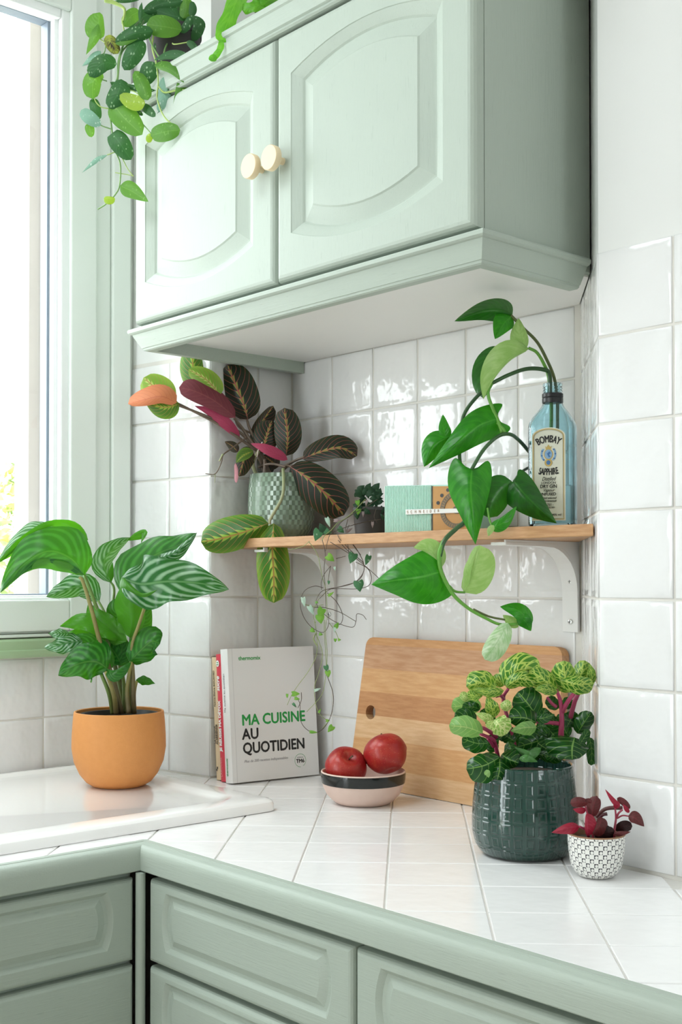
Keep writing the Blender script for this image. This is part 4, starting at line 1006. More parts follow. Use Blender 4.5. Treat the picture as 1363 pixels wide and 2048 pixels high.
ms([(730, 690, -1), (730, 600, -1)], 0.0036, 0.0030)
ms([(640, 490, -1), (560, 550, -3), (520, 580, -4), (510, 620, -4), (480, 675, -4), (430, 675, -4)], 0.0016, 0.0008, S_MAR)
ms([(480, 675, -4), (477, 720, -4)], 0.0008, 0.0005, S_MARG)
ms([(520, 575, -4), (500, 612, -4)], 0.0022, 0.0014, S_MARG)
ms([(690, 590, -3), (700, 545, -4), (718, 515, -4)], 0.0010, 0.0009, stem_mat('white_flower_stalk', (0.75, 0.65, 0.60), (0.82, 0.76, 0.72)))
ml(L_MARL, [(272, 308, -4), (200, 260, -3.5), (118, 190, -3)], 82, 78, shape='rnd', dl=1, dr=1, label='round lime leaf with red veins')
ml(L_MAR, [(300, 322, -5), (215, 340, -5), (120, 300, -4.5)], 60, 40, shape='ov')
ml(leaf_mat('prayer_plant_backlit_underside', 'vein', (0.60, 0.19, 0.085), (0.66, 0.24, 0.11), (0.48, 0.12, 0.06), (0.6, 0.2, 0.1), 0.45, 0.3, (0.7, 0.25, 0.1), 9.0, 0.3),  # backlight is put into the salmon base colour
   [(285, 318, -6), (210, 285, -6.2), (130, 300, -6), (40, 322, -5)], 36, 62, shape='obb', dr=2, dl=-0.5, label='salmon underside of a folded leaf')
ml(L_MAR, [(390, 262, -1), (370, 160, -1), (362, 40, 0)], 66, 66, dl=1, dr=1)
ml(L_MARL, [(505, 280, -2), (440, 205, -2.5), (345, 148, -2)], 50, 56, shape='obb', label='pale young leaf with brown centre')
ml(leaf_mat('prayer_plant_purple_underside', 'vein', (0.150, 0.030, 0.045), (0.205, 0.055, 0.062), (0.25, 0.075, 0.075), (0.2, 0.04, 0.06), 0.5, 0.12, (0.35, 0.06, 0.08), 9.0, 0.25),
   [(582, 392, -2), (480, 310, -3.5), (380, 260, -4), (297, 240, -3.5)], 52, 62, shape='obl', dl=-0.5, dr=1.5, label='wine purple underside of a leaf')
M_MAG = leaf_mat('prayer_plant_magenta_underside', 'vein', (0.33, 0.035, 0.085), (0.42, 0.06, 0.12), (0.30, 0.03, 0.07), (0.3, 0.03, 0.07), 0.5, 0.15, (0.5, 0.08, 0.15), 9.0, 0.25)
ml(M_MAG, [(605, 492, -1), (540, 420, -2.5), (460, 362, -2.5), (375, 332, -2)], 34, 26, shape='ov', label='pink underside of a narrow folded leaf')
ml(L_MARD, [(645, 402, 1), (625, 330, 0), (580, 220, 0), (540, 125, 0.5)], 84, 96, shape='obl', dl=1.2, dr=1.2)
ml(L_MARD, [(668, 512, 1), (705, 430, 1), (772, 332, 1)], 30, 60, shape='obb', dl=0, dr=2)
ml(L_MARD, [(720, 570, 0), (735, 500, -0.5), (765, 405, 0)], 68, 62, shape='obl')
ml(L_MARD, [(838, 585, -1.5), (845, 480, -2.5), (828, 342, -2)], 66, 72, shape='obl', dl=1, dr=1)
ml(M_MAG, [(845, 605, -4), (780, 572, -5), (720, 545, -5), (658, 522, -4)], 26, 30, shape='ov', label='magenta underside of a folded leaf')
ml(L_MARD, [(670, 558, -3), (630, 590, -4), (600, 690, -4)], 55, 40, shape='obb', dl=1)
ml(L_MAR, [(672, 560, -3.2), (620, 585, -4.4), (585, 620, -4.2)], 26, 34, shape='ov', fold=0.0)
ml(leaf_mat('prayer_plant_pink_tip', 'plain', (0.72, 0.30, 0.36), (0.78, 0.40, 0.44), (0.6, 0.2, 0.25), (0.7, 0.3, 0.35), 0.5, 0.3), [(582, 622, -4), (590, 670, -4), (586, 722, -4)], 8, 13, shape='obl', label='pink rolled leaf tip')
ml(L_MARD, [(595, 565, -1), (565, 535, -1), (528, 512, -1)], 24, 26, shape='ov')
ml(L_MARD, [(768, 672, 1), (730, 635, 1), (690, 600, 1)], 50, 45, shape='ov')
ml(L_MARD, [(800, 640, 1), (760, 610, 1), (720, 580, 1)], 40, 40, shape='ov')
ml(L_MARD, [(920, 600, -3), (1010, 565, -4), (1110, 545, -5), (1196, 585, -5)], 66, 52, shape='obl', dl=1, dr=-1)
ml(L_MARD, [(858, 640, -5), (950, 700, -6.5), (1050, 790, -7), (1130, 885, -6)], 96, 98, shape='obl', dl=1, dr=1.2, n=20)
ml(L_MAR, [(748, 925, -8), (640, 965, -9), (520, 1000, -9), (408, 1020, -8)], 78, 98, shape='obl', dl=1.2, dr=1.2, n=20)
ml(leaf_mat('prayer_plant_bright_leaf', 'maranta', (0.040, 0.165, 0.012), (0.46, 0.58, 0.09), (0.45, 0.20, 0.07), (0.3, 0.05, 0.05), 0.33, 0.18, (0.3, 0.5, 0.04), 9.0, 0.4, (0.20, 0.36, 0.035)), [(775, 925, -8), (768, 1050, -9.3), (775, 1190, -9.5), (775, 1328, -8.5)], 84, 84, shape='obl', dl=1.2, dr=1.2, n=20, label='bright lime and green leaf hanging over the shelf edge')

# ================================================================ STRING OF HEARTS beside the radio
PC = (0.3060, -0.0820, SHY)
HE = thing('potted_string_of_hearts', PC, 'trailing string of hearts in a small dark pot beside the mint radio', 'potted plant')
lathe('pot', [(0.0, 0.0), (0.0240, 0.0), (0.0260, 0.0012), (0.0300, 0.0420), (0.0310, 0.0430), (0.0310, 0.0480), (0.0290, 0.0480), (0.0275, 0.0400)], PC, plain('dark_grey_nursery_pot', (0.045, 0.042, 0.042), 0.55), HE, 40)
lathe('soil', [(0.0, 0.0430), (0.0285, 0.0410)], PC, M_SOIL, HE, 20)
T = (620.0, 940.0, 4.2594); DH = cam_depth(PC)
HM = dict(d=L_HEARTD, h=L_HEART, g=L_HEARTG, w=L_HEARTW, p=L_HEARTP)
def hl(k, x, y, a, r, d=0.0, T_=None, asp=0.9):
    """heart leaf centred on (x, y), pointing at angle a (degrees, 0 = right, 90 = down)"""
    c, s = math.cos(math.radians(a)), math.sin(math.radians(a))
    return leaf(HE, HM[k], T_ or T, DH, [(x - c * r, y - s * r, d), (x, y, d - 0.2), (x + c * r, y + s * r, d)], r * asp, r * asp, shape='heart', lobe=0.16, n=9, m=3, name='leaf')
random.seed(11)
for i in range(46):
    x = 390 + random.random() * 225; y = 150 + random.random() * 250
    if y < 150 + 60 * abs((x - 500) / 110): y += 40
    hl('d', x, y, random.uniform(0, 360), random.uniform(22, 38), random.uniform(-3.0, 0.5), asp=random.uniform(0.5, 0.9))
for x, y, a, r in ((500, 135, -60, 30), (570, 135, -50, 34), (440, 150, -40, 32), (410, 190, -80, 36), (540, 240, 170, 40), (470, 170, -30, 34), (520, 200, 20, 36), (590, 180, -70, 30)):
    hl('d', x, y, a, r, -2.5)
for k, x, y, a, r in (('g', 405, 285, 80, 24), ('g', 408, 360, 100, 26), ('h', 58, 560, 110, 50), ('d', 100, 490, -120, 44), ('w', 155, 450, 70, 42), ('h', 150, 525, 20, 34), ('p', 235, 430, 0, 30), ('p', 450, 380, 90, 24),
                      ('h', 265, 515, 40, 32), ('p', 335, 510, -30, 30), ('p', 478, 285, 100, 26), ('p', 530, 470, 90, 26)):
    hl(k, x, y, a, r, -6.0 if x < 390 else -3.5, asp=0.45 if k in 'wp' else 0.85)
def hs(pts, mat=S_HEART, r=0.00062, T_=None, d=0.0): return stem(HE, mat, T_ or T, DH, [(p[0], p[1], (p[2] if len(p) > 2 else 0) + d) for p in pts], r, r * 0.8, ns=5, m=max(12, 7 * len(pts)))
hs([(470, 250, -3), (330, 390, -5), (230, 455, -6), (180, 510, -7), (120, 560, -8.5), (100, 600, -9)], S_HEARTG, 0.0009)
hs([(600, 420, -3), (480, 440, -4), (360, 470, -6), (270, 500, -7), (180, 540, -8), (150, 600, -9), (130, 690, -9.2)])
hs([(570, 250, -3), (480, 310, -4), (340, 390, -5), (240, 470, -6.5), (235, 560, -8.8), (300, 640, -9.2), (380, 720, -9.2)])
hs([(560, 330, -3), (545, 400, -3), (570, 450, -3)])
hs([(320, 420, -5), (300, 520, -7.5), (320, 640, -9), (330, 720, -9.2)])
hs([(330, 470, -6), (310, 545, -8.5), (380, 660, -9.2), (430, 724, -9.2)])
T2 = (570.0, 1080.0, 5.12)
D2 = -9.0
def h2(pts, mat=S_HEART, r=0.00062): return hs(pts, mat, r, T2, D2)
h2([(380, 0), (410, 140), (398, 300), (410, 500), (415, 700)])
h2([(30, 105), (180, 65), (250, 10)], S_HEARTG); h2([(240, 15), (330, 150), (378, 370), (410, 480), (425, 640), (430, 820)], S_HEARTG)
h2([(540, 0), (640, 110), (740, 180), (805, 250), (790, 350), (700, 440), (560, 480), (450, 500), (370, 530), (318, 620), (350, 710), (450, 800), (560, 860), (690, 892), (724, 830), (728, 770), (745, 755), (795, 770), (830, 815)])
h2([(660, 0), (740, 110), (800, 230), (800, 330), (740, 420), (590, 470), (450, 510), (350, 600)])
h2([(460, 20), (640, 130), (740, 200), (880, 320), (958, 392)])
h2([(720, 225), (840, 290), (882, 380), (860, 460), (790, 492), (700, 502), (540, 498), (430, 505)])
h2([(390, 490), (300, 472), (200, 520), (153, 640), (190, 790), (280, 900), (385, 946), (440, 880), (445, 770)])
h2([(465, 265), (400, 350), (370, 430), (372, 510)]); h2([(465, 265), (450, 350), (440, 430)])
h2([(520, 190), (620, 165)]); h2([(290, 692), (400, 692), (560, 740), (720, 832)])
h2([(430, 540), (530, 640), (588, 770), (570, 855), (525, 872)]); h2([(345, 600), (300, 690), (290, 780), (310, 850)], S_HEARTG)
h2([(400, 820), (400, 950), (412, 1120), (420, 1300), (412, 1420), (370, 1590), (220, 1760)], S_HEARTG)
h2([(420, 820), (412, 950), (430, 1150), (425, 1290)], S_HEARTG)
h2([(310, 950), (350, 1050), (382, 1180), (340, 1370), (300, 1500), (308, 1650), (345, 1770), (430, 1852)], S_HEARTG)
h2([(300, 830), (325, 1000), (318, 1180), (240, 1340), (130, 1490), (65, 1590), (20, 1690)], S_HEARTG)
h2([(430, 1390), (492, 1590), (470, 1790), (390, 1930), (290, 1975), (190, 1910), (150, 1810), (150, 1680), (110, 1600)], S_HEART)
h2([(165, 1560), (165, 1640), (130, 1720)], S_HEART); h2([(450, 850), (510, 930), (545, 1010)], S_HEARTG); h2([(380, 1930), (440, 1860)], S_HEARTG)
h2([(310, 960), (290, 1010), (310, 1060), (325, 1080)], S_HEARTG, 0.0011); h2([(200, 660), (300, 680), (390, 660)], S_HEARTG)
for k, x, y, a, r, asp in (('g', 468, 190, 40, 46, 0.85), ('h', 682, 192, 110, 54, 0.9), ('h', 838, 212, 110, 52, 0.6), ('h', 757, 478, 80, 56, 0.95), ('g', 358, 745, 120, 48, 0.9), ('g', 360, 815, 80, 46, 1.0), ('w', 190, 640, 80, 48, 0.5),
                           ('w', 270, 725, 60, 52, 0.5), ('g', 285, 930, 30, 28, 0.8), ('g', 368, 966, 10, 20, 0.8), ('g', 530, 868, -60, 30, 0.8), ('g', 512, 1030, 90, 18, 0.9), ('g', 556, 1022, 0, 16, 0.9), ('h', 425, 1320, 70, 34, 0.8), ('g', 440, 1375, 80, 34, 0.9),
                           ('g', 112, 1575, 0, 40, 0.7), ('g', 125, 1626, 10, 28, 0.6), ('h', 98, 1695, 50, 28, 0.5), ('w', 335, 1530, -20, 36, 0.4), ('g', 295, 1968, 5, 40, 0.4), ('g', 460, 1938, 130, 40, 0.8), ('g', 438, 1850, 0, 20, 0.8), ('g', 355, 1745, -60, 24, 0.4),
                           ('g', 20, 1600, 90, 22, 0.6), ('g', 472, 550, -35, 36, 0.4), ('h', 445, 440, 90, 20, 0.7), ('w', 508, 298, 80, 22, 0.5), ('w', 505, 925, 90, 26, 0.5), ('g', 325, 640, 20, 16, 0.8)):
    hl(k, x, y, a, r, D2 - 0.3, T2, asp)

# ================================================================ RADIO
RC = Vector((0.3860, -0.1300, SHY))
RA = thing('radio', RC, 'mint green vintage radio with fluted grille and orange dial plate on the shelf', 'radio')
RM = Matrix.Translation(RC) @ Matrix.Rotation(math.radians(14), 4, 'Z')            # local x along the front, y into the case, z up
M_MINT = plain('mint_plastic', (0.46, 0.72, 0.63), 0.35)
M_MINTL = plain('pale_mint_rib', (0.64, 0.86, 0.78), 0.35)
rw, rh, rdp, px = 0.170, 0.0775, 0.040, 0.0905
def rz_top(x): return rh - 0.030 * x
rbm = bmesh.new()
vs = [rbm.verts.new(RM @ Vector(p)) for p in ((0, 0.002, 0.0006), (rw, 0.002, 0.0006), (rw, rdp, 0.0006), (0, rdp, 0.0006), (0, 0.002, rz_top(0)), (rw, 0.002, rz_top(rw)), (rw, rdp, rz_top(rw)), (0, rdp, rz_top(0)))]
for f in ((0, 1, 5, 4), (1, 2, 6, 5), (2, 3, 7, 6), (3, 0, 4, 7), (4, 5, 6, 7), (3, 2, 1, 0)): rbm.faces.new([vs[i] for i in f])
bmesh.ops.bevel(rbm, geom=rbm.edges[:], offset=0.002, segments=2, affect='EDGES')
from_bm('case', rbm, M_MINT, RA)
nr = 30
for i in range(nr):
    x = 0.0022 + i * (px - 0.004) / nr
    V = [RM @ Vector((x + a, b, z)) for z in (0.0012, rz_top(x) - 0.0012) for a, b in ((0, 0.0022), (0.0003, 0.0003), (0.0008, -0.0008), (0.0014, -0.0008), (0.0019, 0.0003), (0.0021, 0.0022))]
    mk('grille_rib', V, [(j, j + 1, j + 7, j + 6) for j in range(5)] + [(0, 1, 2, 3, 4, 5)[::-1], (6, 7, 8, 9, 10, 11)], M_MINTL, RA)
M_PLATE = noisy('ochre_dial_plate', (0.46, 0.225, 0.055), (0.54, 0.28, 0.08), 40, 0.5)
dp = [(px, 0.0014), (rw - 0.003, 0.0014), (rw - 0.003, rz_top(rw) - 0.003), (px, rz_top(px) - 0.0022)]
mk('dial_plate', [RM @ Vector((p[0], y, p[1])) for y in (0.0021, -0.0004) for p in dp], [(0, 1, 2, 3), (7, 6, 5, 4), (0, 4, 5, 1), (1, 5, 6, 2), (2, 6, 7, 3), (3, 7, 4, 0)], M_PLATE, RA)
boxes('plate_edge', [((px - 0.0010, -0.0008, 0.0012), (px, 0.002, rz_top(px) - 0.002)), ((px, -0.0008, 0.0006), (rw - 0.003, 0.002, 0.0016))], M_BLACK, RA).data.transform(Matrix.Translation(-base_of(RA)) @ RM @ Matrix.Translation(base_of(RA)))
DCN = (px + 0.0420, 0.0345)
def disc_ring(name, c, r0, r1, y, mat, n=48, th=0.0012):
    V, F = [], []
    for i in range(n):
        a = 2 * PI * i / n
        for r, yy in ((r0, y), (r1, y), (r1, y + th), (r0, y + th)): V.append(RM @ Vector((c[0] + r * math.cos(a), yy, c[1] + r * math.sin(a))))
    for i in range(n):
        a, b = i * 4, ((i + 1) % n) * 4
        for k in range(4): F.append((a + k, a + (k + 1) % 4, b + (k + 1) % 4, b + k))
    return mk(name, V, F, mat, RA)
M_DIAL = noisy('dark_bronze_dial', (0.075, 0.055, 0.030), (0.20, 0.15, 0.085), 160, 0.5)
disc_ring('dial_ring', DCN, 0.0210, 0.0285, -0.0014, M_DIAL)
for i in range(40):
    a = 2 * PI * i / 40
    V = [RM @ Vector((DCN[0] + r * math.cos(a + e), -0.0016, DCN[1] + r * math.sin(a + e))) for r, e in ((0.0225, -0.012), (0.0270, -0.012), (0.0270, 0.012), (0.0225, 0.012))]
    mk('dial_mark', V, [(0, 1, 2, 3)], M_PLATE, RA)
for i in range(7):
    a = math.radians(160 - 22 * i)
    p = (DCN[0] + 0.0345 * math.cos(a), DCN[1] + 0.0345 * math.sin(a))
    disc_ring('station_button', p, 0.0, 0.0028, -0.0010, M_BLACK, 16)
disc_ring('tuning_hub', DCN, 0.0, 0.0060, -0.0020, M_DIAL, 24)
bar = [(0.0430, 0.0300), (0.1560, 0.0300), (0.1560, 0.0360), (0.0430, 0.0380)]
mk('name_bar', [RM @ Vector((p[0], y, p[1])) for y in (-0.0010, -0.0026) for p in bar], [(3, 2, 1, 0), (4, 5, 6, 7), (0, 1, 5, 4), (1, 2, 6, 5), (2, 3, 7, 6), (3, 0, 4, 7)], plain('satin_white_metal_bar', (0.80, 0.80, 0.78), 0.3), RA)
text('SCHNEIDER', 0.0062, RM @ Matrix.Translation((0.0455, -0.0029, 0.0318)) @ Matrix(((1, 0, 0, 0), (0, 0, -1, 0), (0, 1, 0, 0), (0, 0, 0, 1))), plain('bronze_letters', (0.30, 0.17, 0.06), 0.4), RA, space=2.6, sx=0.8)
# ================================================================ GIN BOTTLE
BC = Vector((0.6850, -0.0800, SHY + 0.0004))
BO = thing('gin_bottle', BC, 'square blue glass gin bottle with cream label at the right end of the shelf', 'bottle')
BX, BN = Vector((0.90, 0.44, 0)).normalized(), Vector((0.44, -0.90, 0)).normalized()
def section(a, b, p, n=56):
    P = []
    for i in range(n):
        t = 2 * PI * i / n; c, s = math.cos(t), math.sin(t)
        P.append((a * math.copysign(abs(c) ** (2 / p), c), b * math.copysign(abs(s) ** (2 / p), s)))
    return P
def loft(name, secs, mat, parent, cap0=True, cap1=True, auto=0.6):
    V, F = [], []; k = len(secs[0][0])
    for P, z in secs: V += [BC + BX * p[0] - BN * p[1] + UPZ * z for p in P]
    for l in range(len(secs) - 1):
        for i in range(k): F.append((l * k + i, l * k + (i + 1) % k, (l + 1) * k + (i + 1) % k, (l + 1) * k + i))
    if cap0: F.append(tuple(range(k))[::-1])
    if cap1: F.append(tuple(range((len(secs) - 1) * k, len(secs) * k)))
    return mk(name, V, F, mat, parent, auto=auto)
a, b = 0.0318, 0.0272
BODY = [(0.86, 4, 0.0), (0.95, 5, 0.0012), (1.0, 6, 0.0045), (1.0, 6.5, 0.010), (1.0, 6.5, 0.1440), (0.985, 6, 0.1490), (0.935, 4.6, 0.1545), (0.84, 3.4, 0.1610), (0.72, 2.6, 0.1670), (0.60, 2.25, 0.1722), (0.515, 2.05, 0.1765), (0.468, 2.0, 0.1800)]
def sec(f, p, off=0.0):
    r = 0.0143 - off; k = min(1, max(0, (f - 0.468) / (1 - 0.468)))
    aa, bb = r + (a - off - r) * k, r + (b - off - r) * k
    return section(aa, bb, p)
outer = [(sec(f, p), z) for f, p, z in BODY]
for r, z in ((0.0140, 0.1830), (0.0138, 0.1945), (0.0132, 0.1955), (0.0140, 0.1975), (0.0132, 0.1995), (0.0140, 0.2015), (0.0132, 0.2035), (0.0138, 0.2055), (0.0138, 0.2080), (0.0130, 0.2090), (0.0112, 0.2088)): outer.append((section(r, r, 2), z))
inner = [(section(0.0108, 0.0108, 2), z) for z in (0.2060, 0.1830)] + [(sec(f, p, 0.0026), z - 0.0006) for f, p, z in BODY[::-1][:-2]]
inner[-1] = (inner[-1][0], 0.0065)
G = NT('blue_bottle_glass'); G.set(col=(0.66, 0.87, 0.92), rough=0.02, trans=1.0, ior=1.46)
loft('glass', outer + inner, G.m, BO, True, True)
WA = NT('water'); WA.set(col=(0.90, 0.97, 0.97), rough=0.0, trans=1.0, ior=1.33)
loft('water', [(sec(1.0, 6, 0.0030), 0.0072), (sec(1.0, 6, 0.0030), 0.0610), (sec(1.0, 6, 0.0034), 0.0616)], WA.m, BO)
loft('neck_band', [(section(0.0146, 0.0146, 2), 0.1805), (section(0.0150, 0.0150, 2), 0.1812), (section(0.0150, 0.0150, 2), 0.1872), (section(0.0144, 0.0144, 2), 0.1880), (section(0.0151, 0.0151, 2), 0.1890), (section(0.0151, 0.0151, 2), 0.1935), (section(0.0146, 0.0146, 2), 0.1942)], M_BLACK, BO)
LM = frame(BC + BN * (b + 0.0006), BX, UPZ)                                        # local x right, y up, z out of the label
M_CREAM = noisy('cream_label_paper', (0.66, 0.66, 0.55), (0.70, 0.70, 0.59), 50, 0.6)
M_GOLD = plain('gold_print', (0.50, 0.36, 0.11), 0.38, metal=0.35)
M_BLUE = plain('sapphire_print', (0.04, 0.15, 0.36), 0.4)
M_BLUEL = plain('pale_blue_print', (0.22, 0.38, 0.58), 0.45)
def arch_shape(w, h0, h1, rise, n=16):
    return [(-w, h0), (w, h0)] + [(w * math.cos(PI * i / n), h1 + rise * math.sin(PI * i / n)) for i in range(n + 1)]
def plate(name, pts, z, mat, parent, th=0.0004):
    V = [LM @ Vector((p[0], p[1], zz)) for zz in (z - th, z) for p in pts]; n = len(pts)
    return mk(name, V, [tuple(range(n))[::-1], tuple(range(n, 2 * n))] + [(i, (i + 1) % n, n + (i + 1) % n, n + i) for i in range(n)], mat, parent)
LB = plate('label', arch_shape(0.0240, 0.0105, 0.1300, 0.0125), 0.0006, M_CREAM, BO)
def line_loop(name, pts, wd, z, mat):
    n = len(pts); V, F = [], []
    cx = sum(p[0] for p in pts) / n; cy = sum(p[1] for p in pts) / n
    for i in range(n):
        p, q_, r_ = Vector(pts[i - 1]), Vector(pts[i]), Vector(pts[(i + 1) % n])
        t_ = ((q_ - p).normalized() + (r_ - q_).normalized()).normalized(); nn = Vector((-t_.y, t_.x))
        V += [LM @ Vector((q_.x + nn.x * e, q_.y + nn.y * e, z)) for e in (0, wd)]
    for i in range(n): F.append((2 * i, 2 * ((i + 1) % n), 2 * ((i + 1) % n) + 1, 2 * i + 1))
    return mk(name, V, F, mat, LB)
line_loop('gold_border', arch_shape(0.0222, 0.0122, 0.1295, 0.0115), 0.0013, 0.0009, M_GOLD)
line_loop('black_border', arch_shape(0.0206, 0.0138, 0.1290, 0.0102), 0.0003, 0.0009, M_INK)
def ltext(s, x, y, size, mat=M_INK, **k):
    k.setdefault('align', 'CENTER'); return text(s, size, LM @ Matrix.Translation((x, y, 0.0009)), mat, LB, **k)
ltext('BOMBAY', 0, 0.1215, 0.0142, arc=0.028, bold=0.0003, sx=0.54)
ltext('SAPPHIRE', 0, 0.0752, 0.0135, arc=-0.060, bold=0.0003, sx=0.52)
def circ(cx, cy, rx, ry, n=28): return [(cx + rx * math.cos(2 * PI * i / n), cy + ry * math.sin(2 * PI * i / n)) for i in range(n)]
plate('medallion_rim', circ(0, 0.1045, 0.0066, 0.0078), 0.0010, M_GOLD, LB)
plate('medallion', circ(0, 0.1045, 0.0054, 0.0066), 0.0013, M_BLUEL, LB)
plate('medallion_motif', [(-0.002, 0.1055), (0.0015, 0.1085), (0.0035, 0.1060), (0.001, 0.1040), (0.003, 0.1010), (0.0005, 0.1000), (-0.001, 0.1030)], 0.0015, M_BLUE, LB)
plate('jewel_rim', circ(0, 0.0925, 0.0054, 0.0054), 0.0016, M_GOLD, LB)
plate('jewel', circ(0, 0.0927, 0.0029, 0.0032), 0.0018, M_BLUE, LB)
plate('crown', [(-0.0036, 0.1118), (0.0036, 0.1118), (0.0046, 0.1160), (0.0024, 0.1145), (0.0011, 0.1168), (0.0, 0.1182), (-0.0011, 0.1168), (-0.0024, 0.1145), (-0.0046, 0.1160)], 0.0011, M_GOLD, LB)
for i in range(16):
    an = math.radians(38 - 12.0 * i) if i < 8 else math.radians(142 + 12.0 * (i - 8))
    plate('ribbon', circ(0.0098 * math.cos(an), 0.1045 + 0.0108 * math.sin(an), 0.0017, 0.0014, 5 + i % 3), 0.0011, M_BLUEL if i % 3 else M_BLUE, LB)
ltext('Distilled', 0, 0.0672, 0.0080, shear=0.4, sx=0.72)
ltext('LONDON', 0, 0.0626, 0.0048, sx=1.0)
ltext('DRY GIN', 0, 0.0568, 0.0070, bold=0.00012, sx=0.86)
ltext('Vapour', 0, 0.0516, 0.0064, shear=0.4, sx=0.85)
ltext('INFUSED', 0, 0.0462, 0.0058, bold=0.00008, sx=0.95)
ltext('Hand selected', 0, 0.0412, 0.0046, shear=0.4, sx=0.8)
ltext('exotic botanicals', 0, 0.0372, 0.0044, shear=0.4, sx=0.75)
ltext('- 1761 -', 0, 0.0315, 0.0054, sx=0.85)
ltext('IMPORTED', 0.001, 0.0280, 0.0032)
ltext('40% vol', 0.0115, 0.0175, 0.0042)

# ================================================================ POTHOS CUTTING in the bottle
DBT = cam_depth((BC.x, BC.y, BC.z + 0.1))
PO = thing('pothos_cutting', BC + UPZ * 0.0075, 'long trailing pothos cutting rooted in the blue bottle', 'plant')
T = (700.0, 580.0, 2.5241)
def ps(pts, r0, r1=None, m=S_POTH): return stem(PO, m, T, DBT, pts, r0, r1)
def pl(mat, pts, wl, wr, **k):
    k.setdefault('shape', 'heart'); return leaf(PO, mat, T, DBT, pts, wl, wr, **k)
ps([(1040, 1010, 0.4), (1045, 760, 0.3), (1045, 560, 0.2), (1027, 440, 0.1), (985, 340, -0.4), (940, 260, -1), (875, 195, -2), (810, 128, -3)], 0.0026, 0.0022, S_POTB)
ps([(1000, 1000, 0.2), (1010, 800, 0.1), (1015, 600, 0), (1000, 440, -0.1), (975, 370, -1), (940, 315, -2), (900, 293, -2.5)], 0.0028, 0.0022)
ps([(1008, 560, -0.3), (1005, 430, -0.4), (975, 402, -1), (890, 398, -2), (800, 428, -3), (715, 470, -3.5)], 0.0032, 0.0028, S_POTD)
ps([(715, 470, -3.5), (695, 520, -4), (715, 590, -4), (745, 660, -4.5), (765, 720, -5)], 0.0024, 0.0026)
ps([(740, 672, -4.5), (770, 700, -5), (785, 735, -5)], 0.0018, 0.0024)
ps([(1000, 960, 5), (950, 880, 5.5), (905, 820, 3), (850, 758, -1), (800, 727, -5), (740, 742, -5.5), (670, 810, -6), (612, 905, -7)], 0.0028, 0.0026, S_POTD)
ps([(960, 880, 5.5), (905, 895, 3), (860, 922, -1), (826, 966, -6)], 0.0022, 0.0020, S_POTD)
ps([(690, 490, -3.6), (620, 560, -3.2), (570, 640, -3), (553, 760, -4), (552, 850, -5), (562, 900, -6)], 0.0026, 0.0026, S_POTD)
ps([(562, 900, -6), (590, 1050, -7), (580, 1160, -7.5), (535, 1205, -8), (475, 1265, -9), (450, 1345, -9.5)], 0.0030, 0.0034, S_POTD)
ps([(470, 1270, -9), (450, 1330, -9.5), (455, 1410, -9.5), (490, 1490, -9.5), (530, 1550, -9.5), (600, 1610, -9.5), (680, 1655, -9.5), (755, 1688, -9.5), (845, 1686, -9.5)], 0.0034, 0.0018)
ps([(495, 1495, -9.5), (530, 1522, -9), (578, 1527, -8.5)], 0.0020, 0.0016)
ps([(620, 1612, -9.4), (700, 1648, -9), (780, 1665, -9)], 0.0017, 0.0014, S_POTB)
ps([(745, 1685, -9.5), (765, 1700, -9.9), (775, 1725, -9.9), (790, 1730, -9.9)], 0.0012, 0.0006, S_POTB)
ps([(692, 1100, -8), (700, 1150, -8), (715, 1195, -8)], 0.0014, 0.0014)
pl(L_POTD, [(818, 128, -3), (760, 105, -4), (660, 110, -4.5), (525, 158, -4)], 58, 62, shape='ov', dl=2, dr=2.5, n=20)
pl(L_POTH, [(815, 132, -3), (775, 170, -4), (730, 248, -5)], 48, 62, shape='ov', dl=1, label='lower lobe of the topmost leaf')
pl(L_POTP, [(902, 296, -2.5), (800, 345, -4), (720, 440, -4.5), (672, 552, -4)], 14, 92, shape='ov', dr=-1.5, lobe=0.0, label='pale folded half of a leaf')
pl(L_POTP, [(880, 300, -2.8), (862, 225, -3.2), (850, 142, -3)], 60, 32, shape='ov', label='pale lobe of a folded leaf')
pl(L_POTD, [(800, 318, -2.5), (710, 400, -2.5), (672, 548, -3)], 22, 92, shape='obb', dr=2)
pl(L_POTH, [(744, 648, -4.5), (640, 690, -6), (520, 790, -6.5), (395, 900, -5)], 92, 82, dl=1.5, dr=1.5, lobe=0.12, n=20)
pl(L_POTH, [(500, 740, -4), (420, 790, -5), (372, 893, -4.5)], 60, 62, shape='ov', dl=1, dr=1)
pl(L_POTH, [(490, 760, -4), (470, 700, -4), (467, 628, -3.5)], 26, 36, shape='ov')
pl(L_POTH, [(614, 905, -7), (608, 1000, -8.4), (618, 1130, -9), (632, 1285, -8.5)], 104, 118, dl=1.6, dr=1.2, lobe=0.14, n=20, m=6)
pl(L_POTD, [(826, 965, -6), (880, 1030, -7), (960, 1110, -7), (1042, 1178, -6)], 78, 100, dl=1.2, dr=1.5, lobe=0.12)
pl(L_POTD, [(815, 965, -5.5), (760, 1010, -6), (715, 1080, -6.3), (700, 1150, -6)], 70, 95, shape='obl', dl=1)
pl(L_POTH, [(702, 1200, -8), (770, 1175, -8.6), (840, 1092, -8)], 30, 36, shape='ov')
pl(L_POTP, [(725, 1188, -8.3), (708, 1215, -8.4), (696, 1243, -8)], 14, 20, shape='ov')
pl(L_POTH, [(448, 1424, -9.5), (350, 1450, -11), (230, 1465, -11.3), (106, 1487, -10)], 146, 128, dl=1.6, dr=1.6, lobe=0.15, n=22, m=6)
pl(L_POTP, [(462, 1400, -9), (400, 1310, -8.6), (318, 1300, -8.6)], 26, 60, shape='ov')
